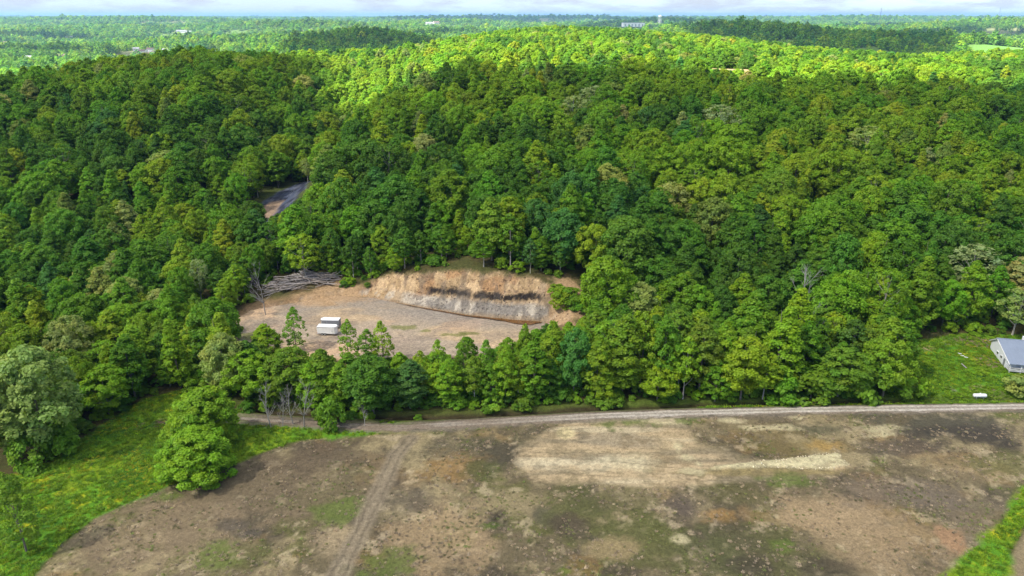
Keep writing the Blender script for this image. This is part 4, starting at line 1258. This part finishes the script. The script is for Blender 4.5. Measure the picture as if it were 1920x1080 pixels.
# lines of sight: what ridges hide from the drone need not be planted
AZ = np.linspace(-.80, .80, 420); RR = np.concatenate([np.arange(200, 2000, 12.), np.geomspace(2000, 20000, 160)])
az, rr = np.meshgrid(AZ, RR, indexing='ij')
hz = ground(np.tan(az) * rr, rr)
el = (hz + 9 - CAMZ) / rr
cm_ = np.maximum.accumulate(el, axis=1)
def seen(x, y, z, h, slack):
    a = np.arctan2(x, y)
    i = np.clip(((a + .8) / 1.6 * 419).astype(int), 0, 419)
    j = np.clip(np.searchsorted(RR, y) - 3, 0, len(RR) - 1)
    return (z + h - CAMZ) / y > cm_[i, j] - slack
FP = []; FS = []; FI = []; FT = []
for (y0, y1, sp, sc0, seed) in ((560, 1700, 9.5, .95, 31), (1700, 3200, 13, 1.1, 32), (3200, 6500, 24, 1.7, 33), (6500, 14000, 46, 2.6, 34)):
    hw_ = .76 * y1
    for xa in np.arange(-hw_, hw_, 2000):
        fx, fy, rng = jgrid(xa, min(xa + 2000, hw_), y0, y1, sp, seed)
        ok = (np.abs(fx) < .76 * fy)
        ok &= (fy > 1080) | (fx < -480) | (fx > 520)
        fx = fx[ok]; fy = fy[ok]
        if not len(fx): continue
        fz = ground(fx, fy)
        meadow = fbm(fx, fy, 130, 3, 401)
        ok = seen(fx, fy, fz, 15 * sc0, .006)
        ok &= ~((meadow > .645) & (fy > 1150) & (rng.random(len(fx)) < .93))
        ok &= np.hypot((fx - HAY[0]) / HAY[2], (fy - HAY[1]) / HAY[3]) > 1.02
        ok &= ~((np.abs(fx - HAY[0]) < HAY[2]) & (fy < HAY[1]) & (fy > HAY[1] - 190) & (rng.random(len(fx)) < .9))
        for (cx, cy_, cr_) in FARCLEAR:
            ok &= ~((np.abs(fx - cx) < cr_ * .6) & (fy > cy_ - min(max(cr_ * 1.6, 12 * cy_ / max(10, CAMZ - 6) * .75), 260)) & (fy < cy_ + cr_ * .4))
        fx = fx[ok]; fy = fy[ok]; fz = fz[ok]
        if not len(fx): continue
        s = sc0 * np.exp(rng.normal(size=len(fx)) * .2)
        FP.append(np.c_[fx, fy, fz - .5]); FS.append(np.c_[s, s, s * rng.uniform(.8, 1.1, len(fx)) * (1 if sc0 < 1.5 else .62)]); FI.append(rng.integers(0, 6, len(fx)))
        sp_ = fbm(fx, fy, 90, 3, 402) + rng.normal(size=len(fx)) * .12
        keys = np.array([TINTS['deep'], TINTS['mid'], TINTS['fresh'], TINTS['olive'], TINTS['bluish']])
        kk = np.digitize(sp_, [.38, .52, .62, .70])
        FT.append(keys[kk] * np.exp(rng.normal(size=len(fx)) * .16)[:, None] * np.exp(rng.normal(size=(len(fx), 3)) * np.array([.1, .04, .1])))
FP = np.concatenate(FP); FS = np.concatenate(FS); FI = np.concatenate(FI); FT = np.concatenate(FT)
print('far trees', len(FP))
scatter('distant_forest', FP, np.c_[np.zeros((len(FP), 2)), RNG.uniform(0, 6.28, len(FP))], FS, FI, FT, FAR_COLL, 'far-off woods rolling in ridges to the horizon')

# ------------------------------------------------------------------ two enclosed trailers on the pad
m_tyre = mat_plain('tyre_rubber', (0.02, 0.02, 0.02), .85)
m_dark = mat_plain('dark_grey_panel', (0.20, 0.21, 0.23), .5, .08, 1.5)
m_red = mat_plain('red_lens', (0.5, 0.03, 0.02), .3)
m_alu = mat_plain('aluminium_trim', (0.55, 0.56, 0.57), .4, .06, 2, .5)
def wheel(parent, x, y, r=.34):
    w = MB().cyl((x, y - .11, r), (x, y + .11, r), r, n=20).build('wheel', m_tyre, parent)
    MB().cyl((x, y - .125, r), (x, y + .125, r), r * .58, n=16).build('rim', m_alu, w)
    return w
def trailer(loc, rz, side, lab, L=4.9, W=2.15, H=2.05, dirn=1):
    r = empty('cargo_trailer', loc, rz); tag(r, lab, 'trailer', 'enclosed trailers parked on the pad')
    z0 = .48
    # body with a wedge nose at the tongue end
    b = MB(); nx_ = L / 2 + .55
    prof = [(-L / 2, -W / 2), (L / 2, -W / 2), (nx_, -.35), (nx_, .35), (L / 2, W / 2), (-L / 2, W / 2)]
    b.poly([(x * dirn, y, z0) for x, y in prof], H, (0, 0, 1)); b.build('body', side, r)
    b = MB(); b.poly([(x * 1.01 * dirn, y * 1.02, z0 + H + .003) for x, y in prof], .07, (0, 0, 1)); b.build('roof', m_white, r)
    for s in (-1, 1):
        MB().box((-L * .02 * dirn, s * (W / 2 + .012), z0 + .09), (L * .98, .03, .16)).build('skirt_trim', m_alu, r)
        MB().box((-L * .02 * dirn, s * (W / 2 + .012), z0 + H - .06), (L * .98, .03, .10)).build('top_trim', m_alu, r)
        for k in (-1.0, -.22): wheel(r, (k - .05) * dirn, s * (W / 2 - .02))
        f = MB().box((-.66 * dirn, s * (W / 2 + .06), .80), (1.75, .30, .06)).box((-1.55 * dirn, s * (W / 2 + .06), .62), (.05, .30, .36)).box((.22 * dirn, s * (W / 2 + .06), .62), (.05, .30, .36)).build('fender', m_alu, r)
    d = MB().box((L * .30 * dirn, -W / 2 - .02, z0 + .98), (.82, .05, 1.72)).build('side_door', side, r)
    MB().box((L * .30 * dirn + .32, -W / 2 - .06, z0 + .9), (.10, .05, .22)).build('handle', m_dark, d)
    for s in (-.425, .425): MB().box((L * .30 * dirn + s, -W / 2 - .03, z0 + .98), (.035, .055, 1.74)).build('door_frame', m_alu, d)
    MB().box(((-L / 2 - .03) * dirn, 0, z0 + H / 2), (.06, W * .9, H * .9)).build('rear_ramp', side, r)
    for s in (-1, 1):
        MB().box(((-L / 2 - .04) * dirn, s * W * .46, z0 + .35), (.06, .13, .3)).build('tail_light', m_red, r)
        MB().cyl((L / 2 * dirn, s * .7, .5), ((nx_ + 1.0) * dirn, 0, .5), .06, n=6).build('tongue', m_dark, r)
    MB().cyl(((nx_ + .8) * dirn, 0, 0.02), ((nx_ + .8) * dirn, 0, .85), .05, n=8).build('jack', m_dark, r)
    return r
x, y, z = drop(612, 629, PADZ); trailer((x, y + 1.0, z), R(-4), m_white, 'white enclosed cargo trailer parked nearest on the dirt pad')
x, y, z = drop(623, 617, PADZ); trailer((x - .4, y + 1.4, z), R(-3), m_dark, 'charcoal sided cargo trailer with white roof behind the white one', dirn=-1, L=4.8)

# ------------------------------------------------------------------ log pile
m_log = mat_plain('weathered_log', (0.24, 0.205, 0.18), .9, .35, 2, bump=.4)
m_log2 = mat_plain('grey_log', (0.33, 0.30, 0.29), .9, .3, 2, bump=.4)
LX, LY, LZ = LOGP
r = empty('log_pile', (LX, LY, LZ)); tag(r, 'grey heap of cleared logs and poles at the wood edge left of the pad', 'log pile')
logm = []
for k in range(8):
    rng = np.random.default_rng(900 + k); Lg = rng.uniform(4.5, 10); ra = rng.uniform(.11, .22)
    pts = [((t - .5) * Lg, rng.normal() * .10, rng.normal() * .07) for t in np.linspace(0, 1, 5)]
    V, Q = tube(pts, [ra * (1.1 - .6 * j / 4) for j in range(5)], 6)
    Q = list(map(tuple, Q)) ; 
    me = np_mesh('log', V, Q, [m_log if k % 2 else m_log2], smooth=True); logm.append(me)
for k in range(170):
    a = random.random()
    lx = random.uniform(-9, 9); ly = random.uniform(-4.5, 5.0)
    if lx > 1: ly = random.uniform(-1, 5)
    hmax = 2.6 * (1 - (lx / 10) ** 2) * (1 - ((ly - 1) / 7) ** 2)
    o = link(bpy.data.objects.new('log', logm[k % 8]), r)
    gl = gz(LX + lx, LY + ly) - LZ
    o.location = (lx, ly, gl + .15 + random.uniform(.25, 1) * max(.2, hmax))
    base = .55 if lx < -1 else -.05
    o.rotation_euler = (0, random.gauss(0, .12), base + random.gauss(0, .42))

# a pale trunk leaning in the roadside bushes
a = drop(1553, 712, 1); 
ax, ay, az_ = at_d(1553, 698, a[1] + 1); bx2, by2, bz2 = at_d(1518, 668, a[1] + 4)
V, Q = tube([(ax, ay, az_ - 3.0), (ax, ay, az_), ((ax + bx2) / 2, (ay + by2) / 2, (az_ + bz2) / 2 + .2), (bx2, by2, bz2)], [.16, .15, .13, .07], 7)
tag(link(bpy.data.objects.new('fallen_trunk', np_mesh('fallen_trunk', V, Q, [DEADWOOD], smooth=True))), 'pale bare trunk leaning in the bushes below the grey snag', 'trunk')

# ------------------------------------------------------------------ propane tank
x, y, z = drop(1836, 747, 0)
r = empty('propane_tank', (x, y, z), R(-2)); tag(r, 'white horizontal propane tank on the lawn beside the lane', 'tank')
b = MB(); rad = .48; Lh = 1.25
prof = [(-Lh - .42, .02)] + [(-Lh - .42 * math.cos(t), rad * math.sin(t)) for t in np.linspace(.25, math.pi / 2, 6)] + [(Lh + .42 * math.sin(t), rad * math.cos(t)) for t in np.linspace(0, math.pi / 2 - .25, 6)] + [(Lh + .42, .02)]
V, Q = tube([(p_[0], 0, .82) for p_ in prof], [p_[1] for p_ in prof], 20)
link(bpy.data.objects.new('shell', np_mesh('shell', V, Q, [m_white], smooth=True)), r)
MB().cyl((0, 0, 1.26), (0, 0, 1.46), .2, .17, 14).build('valve_dome', m_white, r)
for s in (-.85, .85): MB().box((s, 0, .2), (.16, .7, .42)).build('leg', m_steel, r)

# ------------------------------------------------------------------ the house at the right edge
m_siding, nt, o = new_mat('white_siding')
p = N(nt, 'ShaderNodeBsdfPrincipled', i_Roughness=.5); v, f = noise_var(nt, .8, .94, 1.04)
mx = N(nt, 'ShaderNodeVectorMath', operation='SCALE'); mx.inputs[0].default_value = (.74, .76, .80); nt.links.new(v, mx.inputs['Scale']); nt.links.new(mx.outputs[0], p.inputs['Base Color'])
nt.links.new(p.outputs[0], o.inputs['Surface'])
m_metalroof = mat_plain('blue_grey_metal_roof', (0.22, 0.26, 0.33), .45, .06, .5)
hx0, hy0, hz0 = drop(1884, 690, 1)
r = empty('house', (hx0, hy0, hz0), R(-13)); tag(r, 'white house with blue-grey metal roof and railed porch at the right edge', 'house')
HW, HD, HH = 22.0, 11.0, 3.0; RY, RZ = 7.2, 5.3; PE = -2.6
w = MB().box((HW / 2, HD / 2, HH / 2 - .2), (HW, HD, HH + .4))
for xx, s in ((0, 1), (HW, -1)): w.poly([(xx, 0, HH), (xx, HD, HH), (xx, RY, RZ - .05)], .12, (s, 0, 0))
w.build('wall', m_siding, r)
rf = MB()
for (ya, za, yb, zb) in ((PE - .3, HH - .55, RY, RZ), (HD + .5, HH - .1, RY, RZ)):
    rf.poly([(-.35, ya, za), (HW + .4, ya, za), (HW + .4, yb, zb), (-.35, yb, zb)], .14, (0, 0, 1))
rfo = rf.build('roof', m_metalroof, r)
for k in range(0, 24):
    xx = -.3 + k * .95
    for (ya, za, yb, zb) in ((PE - .3, HH - .55, RY, RZ), (HD + .5, HH - .1, RY, RZ)):
        MB().cyl((xx, ya, za + .15), (xx, yb, zb + .15), .035, n=4).build('seam', m_metalroof, rfo)
MB().box((HW / 2 - .3, RY, RZ + .14), (HW + .7, .4, .10)).build('ridge_cap', m_metalroof, rfo)
for (ya, za, yb, zb) in ((PE - .3, HH - .62, RY, RZ - .07), (HD + .5, HH - .17, RY, RZ - .07)):
    MB().cyl((-.37, ya, za), (-.37, yb, zb), .11, n=6).build('barge_board', m_white, rfo)
MB().box((6.5, RY + 1.6, RZ + .1), (.5, .5, 1.2)).build('vent_pipe', m_white, rfo)
MB().box((HW / 2, PE / 2, .32), (HW, -PE - .05, .16)).build('porch_floor', m_steel, r)
for k in range(9):
    xx = .1 + k * 2.6
    MB().box((xx, PE + .1, 1.2), (.14, .14, 2.5)).build('porch_post', m_white, r)
    for q in range(9):
        MB().box((xx + .28 + q * .26, PE + .1, .86), (.05, .05, .86)).build('baluster', m_white, r)
for zz in (1.32, .86, .46): MB().box((HW / 2, PE + .1, zz), (HW - .2, .08, .09)).build('rail', m_white, r)
for zz in (1.32, .86, .46): MB().box((.1, PE / 2, zz), (.08, -PE - .1, .085)).build('rail', m_white, r)
dr = MB().box((-.03, 1.2, 1.15), (.1, .95, 2.05)).build('side_door', m_dark, r)
MB().box((-.11, 1.5, 1.1), (.06, .08, .12)).build('handle', m_alu, dr)
for yy in (3.4, 6.0):
    wi = MB().box((-.03, yy, 1.7), (.08, .9, .7)).build('window', m_glass, r)
    MB().box((-.04, yy, 1.28), (.16, 1.1, .09)).box((-.04, yy, 2.1), (.16, 1.1, .09)).build('window_frame', m_white, wi)
for xx in (3, 8, 13):
    wi = MB().box((xx, -.03, 1.6), (1.1, .08, 1.0)).build('window', m_glass, r)
    MB().box((xx, -.04, 1.05), (1.3, .16, .09)).build('window_sill', m_white, wi)
# rear deck with rail seen past the corner
dk = empty('rear_deck', (hx0 + 2.0, hy0 + HD + .3, hz0), R(-13)); tag(dk, 'small dark wooden deck with railing at the back corner of the house', 'deck')
MB().box((1.2, .9, .5), (2.4, 1.8, .12)).build('floor', m_log, dk)
for xx in (0.08, 2.3):
    for yy in (.1, 1.7): MB().box((xx, yy, .8), (.1, .1, 1.6)).build('post', m_log, dk)
for zz in (1.0, 1.5): MB().box((.08, .9, zz), (.07, 1.6, .08)).build('rail', m_log, dk)
# boards lying on the lawn
for (px, py, lab, L_, rz, mt) in ((1799, 664, 'white board on the lawn, farthest of three in a row', .9, -.6, m_white), (1804, 668, 'white board on the lawn, middle of three in a row', .8, -.4, m_white), (1811, 671, 'white board on the lawn, nearest the house of three', .9, -.7, m_white), (1807, 687, 'weathered plank lying lengthways in the lawn below the white boards', 2.6, 1.5, m_log2)):
    x, y, z = drop(px, py, 1)
    o = MB().box((0, 0, .12), (L_, .3, .08), bevel=.01).box((0, 0.02, .05), (L_ * .2, .34, .10)).build('board', mt); o.location = (x, y, z + .1); o.rotation_euler = (0, 0, rz)
    tag(o, lab, 'board', 'boards lying on the lawn')

# ------------------------------------------------------------------ grass, weeds, stones
def tuft_mesh(seed, n, h, spread, lean, w):
    rng = np.random.default_rng(seed)
    V = []; Fq = []
    for k in range(n):
        a = rng.uniform(0, 6.28); rr = spread * math.sqrt(rng.random()); x, y = math.cos(a) * rr, math.sin(a) * rr
        b = rng.uniform(0, 6.28); hh = h * rng.uniform(.5, 1.1); l = lean * hh * rng.uniform(.2, 1)
        dx, dy = math.cos(b) * l, math.sin(b) * l; wx, wy = -math.sin(b) * w, math.cos(b) * w
        i = len(V)
        V += [(x - wx, y - wy, -.03), (x + wx, y + wy, -.03), (x + wx * .5 + dx, y + wy * .5 + dy, hh), (x - wx * .5 + dx, y - wy * .5 + dy, hh)]
        Fq.append((i, i + 1, i + 2, i + 3))
    me = np_mesh('tuft', V, Fq, [LEAF])
    v = np.repeat(rng.uniform(.8, 1.2, n), 4); color_attr(me, 'leafvar', np.stack([v, v, v], 1))
    return me
TUFT = hidden_collection('tuft_kind', [tuft_mesh(601, 34, .28, .55, 2.2, .07), tuft_mesh(602, 30, .20, .60, 2.6, .08), tuft_mesh(603, 26, .36, .45, 1.8, .06)])
def sow(name, polys, n_per, tints, smin, smax, label, seed, cond=None):
    rng = np.random.default_rng(seed); P = []
    for poly in polys:
        a = np.array(poly); x0, x1 = max(a[:, 0].min(), -150), min(a[:, 0].max(), 160); y0, y1 = max(a[:, 1].min(), 90), min(a[:, 1].max(), 240)
        n = int((x1 - x0) * (y1 - y0) * n_per)
        x = rng.uniform(x0, x1, n); y = rng.uniform(y0, y1, n)
        ok = (poly_sdf(x, y, poly) < -.1) & (np.abs(x) < .74 * y + 30) & (line_dist(x, y, ROAD) > 2.3)
        if cond is not None: ok &= cond(x, y, rng)
        P.append(np.c_[x[ok], y[ok]])
    P = np.concatenate(P); n = len(P)
    z = ground(P[:, 0], P[:, 1], True)
    s = rng.uniform(smin, smax, n)
    tt = np.array(tints)[rng.integers(0, len(tints), n)] * np.exp(rng.normal(size=n) * .2)[:, None]
    print(name, n)
    return scatter(name, np.c_[P, z], np.c_[np.zeros((n, 2)), rng.uniform(0, 6.28, n)], np.c_[s, s, s], rng.integers(0, 3, n), tt, TUFT, label)
sow('meadow_grass', [MEADOW, YARD, CORNER], 2.2, [T(.155, .29, .012), T(.18, .31, .012), T(.12, .24, .014), T(.21, .32, .014)], .5, 1.1, 'lush bright green grass of the meadow and the lawn', 41)
sow('meadow_flowers', [MEADOW, YARD, CORNER], 1.6, [T(.42, .38, .02), T(.34, .34, .02)], .35, .6, 'yellow wild flowers in patches over the meadow grass', 42, lambda x, y, r: (fbm(x, y, 7, 3, 141) > .58))
sow('field_stubble', [FIELD], 1.2, [T(.46, .37, .27), T(.40, .31, .22), T(.30, .24, .18), T(.2, .19, .1)], .25, .6, 'dry stubble and sparse weeds of the bare field', 43, lambda x, y, r: (fbm(x, y, 6, 3, 142) + r.normal(size=len(x)) * .1 > .48) & (poly_sdf(x, y, PATCH) > 0) & (line_dist(x, y, TRACK) > 2))
sow('field_weeds', [FIELD], .6, [T(.24, .27, .09), T(.26, .26, .11), T(.19, .24, .07), T(.28, .26, .14)], .25, .6, 'green weeds in patches over the bare field', 44, lambda x, y, r: (fbm(x, y, 14, 4, 107) * .6 + fbm(x, y, 3.6, 4, 105) * .4 + r.normal(size=len(x)) * .03 > .575) & (poly_sdf(x, y, PATCH) > 1))

def rock_mesh(seed):
    rng = np.random.default_rng(seed); b = bmesh.new(); bmesh.ops.create_icosphere(b, subdivisions=1, radius=.5)
    for v in b.verts: v.co *= rng.uniform(.7, 1.2); v.co.z *= .65
    me = bpy.data.meshes.new('rock'); b.to_mesh(me); b.free(); me.materials.append(LEAF_ROCK)
    return me
LEAF_ROCK, nt, o = new_mat('stone')
at_ = N(nt, 'ShaderNodeAttribute', attribute_type='INSTANCER', attribute_name='tint'); pp = N(nt, 'ShaderNodeBsdfPrincipled', i_Roughness=.9)
nt.links.new(at_.outputs['Color'], pp.inputs['Base Color']); nt.links.new(pp.outputs[0], o.inputs['Surface'])
ROCKS = hidden_collection('rock_kind', [rock_mesh(s) for s in (1, 2, 3, 4)])
rng = np.random.default_rng(77)
x = rng.uniform(-46, 22, 5200); y = rng.uniform(192, 226, 5200)
sd = poly_sdf(x, y, PAD); z = ground(x, y, True); ok = (sd > .3) & (nat(x, y) - z > .5)
xs = rng.uniform(50, 75, 2500); ys = rng.uniform(118, 138, 2500); oks = poly_sdf(xs, ys, STRIP) < .2
P = np.concatenate([np.c_[x[ok], y[ok], z[ok]], np.c_[xs[oks], ys[oks], ground(xs[oks], ys[oks]) + .2]])
n = len(P); hh = P[:, 2] - PADZ
tn = soil_at(P[:, 0], P[:, 1])
tn[ok.sum():] = srgb(214, 200, 168)
tn = tn * np.exp(rng.normal(size=n) * .22)[:, None]
s = rng.uniform(.15, .65, n) ** 1.5 * 1.6
s[ok.sum():] *= .6
tn = np.clip(tn, .01, .8)
scatter('rubble', P, rng.uniform(0, 6.28, (n, 3)), np.c_[s, s * .8, s * .8], rng.integers(0, 4, n), tn, ROCKS, 'loose stones on the cut bank and the cream gravel strip')

# ------------------------------------------------------------------ clouds that shade the near slopes and some far ridges
m_cloud, nt, o = new_mat('cloud_vapour')
tr = N(nt, 'ShaderNodeBsdfTransparent'); df = N(nt, 'ShaderNodeBsdfDiffuse'); tl = N(nt, 'ShaderNodeBsdfTranslucent')
df.inputs['Color'].default_value = (.9, .9, .9, 1); tl.inputs['Color'].default_value = (.9, .9, .9, 1)
m1 = N(nt, 'ShaderNodeMixShader'); m1.inputs[0].default_value = .85; nt.links.new(df.outputs[0], m1.inputs[1]); nt.links.new(tl.outputs[0], m1.inputs[2])
m2 = N(nt, 'ShaderNodeMixShader'); m2.inputs[0].default_value = .58; nt.links.new(tr.outputs[0], m2.inputs[1]); nt.links.new(m1.outputs[0], m2.inputs[2])
nt.links.new(m2.outputs[0], o.inputs['Surface'])
def cloud(poly, H, step, seed, gh=40, thick=90, ragged=60):
    """a cumulus bank whose shade falls on the given piece of country"""
    a = np.array(poly, float)
    k = (H - gh) / TO_SUN.z
    off = np.array([TO_SUN.x, TO_SUN.y]) * k
    x0, y0 = a.min(0) - ragged; x1, y1 = a.max(0) + ragged
    xs = np.arange(x0, x1, step); ys = np.arange(y0, y1, step)
    xx, yy = np.meshgrid(xs, ys)
    d = -(poly_sdf(xx, yy, [tuple(q) for q in a]) + (fbm(xx, yy, ragged * 3, 4, seed) - .5) * 2 * ragged)
    hgt_ = np.sqrt(np.clip(d, 0, 400) / 400) * thick * (0.6 + fbm(xx, yy, ragged * 2, 3, seed + 3))
    ny_, nx_ = xx.shape
    top = np.c_[xx.ravel() + off[0], yy.ravel() + off[1], (H + hgt_).ravel()]
    bot = np.c_[xx.ravel() + off[0], yy.ravel() + off[1], (H - .25 * hgt_ - .5).ravel()]
    i0 = (np.arange(ny_ - 1)[:, None] * nx_ + np.arange(nx_ - 1)[None, :]).ravel()
    ins = (d.ravel()[i0] > 0) & (d.ravel()[i0 + 1] > 0) & (d.ravel()[i0 + nx_] > 0) & (d.ravel()[i0 + nx_ + 1] > 0)
    i0 = i0[ins]
    n_ = nx_ * ny_
    Q = np.concatenate([np.stack([i0, i0 + 1, i0 + nx_ + 1, i0 + nx_], 1), np.stack([i0 + nx_, i0 + nx_ + 1, i0 + 1, i0], 1) + n_])
    V = np.concatenate([top, bot])
    used, inv = np.unique(Q, return_inverse=True)
    o = link(bpy.data.objects.new('cloud', np_mesh('cloud', V[used], inv.reshape(Q.shape), [m_cloud], smooth=True)))
    tag(o, 'pale cloud drifting out of view, shading the land below', kind='structure')
def fx_(px, D): return (px - 960) / F * (D * CP + 30 * SP)
EDGE = [(-900, 420), (fx_(-60, 470), 480), (fx_(120, 500), 520), (fx_(320, 560), 575), (fx_(520, 600), 610), (fx_(625, 560), 575), (fx_(640, 470), 470), (fx_(760, 440), 430), (fx_(900, 440), 440), (fx_(1050, 445), 446), (fx_(1300, 450), 452), (fx_(1500, 445), 448), (fx_(1750, 450), 450), (fx_(1950, 450), 450), (900, 445)]
cloud([(-900, -500)] + EDGE + [(900, -500)], 900, 9, 61, ragged=22)
cloud([(fx_(540, 1300), 1050), (fx_(860, 1200), 1080), (fx_(840, 1800), 1800), (fx_(520, 1800), 1800)], 900, 20, 62, ragged=50)
cloud([(fx_(1260, 1500), 1150), (fx_(1450, 1100), 1000), (fx_(1720, 1150), 1010), (fx_(1740, 1500), 1420), (fx_(1640, 1900), 1900), (fx_(1260, 2200), 2200)], 900, 20, 63, ragged=60)
for k, (px, D, sx, sy) in enumerate(((420, 2100, 420, 120), (1130, 3400, 420, 300), (1240, 4100, 500, 320), (880, 4700, 700, 260), (1850, 2600, 420, 160), (240, 5600, 1200, 260), (1000, 6900, 1500, 400), (560, 3700, 500, 160), (1500, 7200, 1500, 300), (960, 2900, 260, 130), (130, 2900, 500, 130), (700, 2500, 380, 140), (1500, 3600, 600, 200), (330, 4300, 800, 220), (1780, 4600, 900, 240), (60, 1750, 260, 90))):  # further clouds out of view, added to shade stretches of the far country
    cx = fx_(px, D)
    cloud([(cx + sx * math.cos(a), D + sy * math.sin(a)) for a in np.linspace(0, 2 * math.pi, 12, endpoint=False)], 950, 40, 70 + k, ragged=sy * .3)

# ------------------------------------------------------------------ summer haze
b = MB().box((0, 20500, 40), (54000, 45000, 240))
bm_ = b.build('haze', m_white)
m_haze, nt, o = new_mat('haze')
pv = N(nt, 'ShaderNodeVolumePrincipled')
pv.inputs['Color'].default_value = (.30, .54, .90, 1); pv.inputs['Density'].default_value = 6.5e-5; pv.inputs['Anisotropy'].default_value = .1
nt.links.new(pv.outputs[0], o.inputs['Volume'])
bm_.data.materials.clear(); bm_.data.materials.append(m_haze)
tag(bm_, 'thin summer haze over the far ridges', kind='stuff')
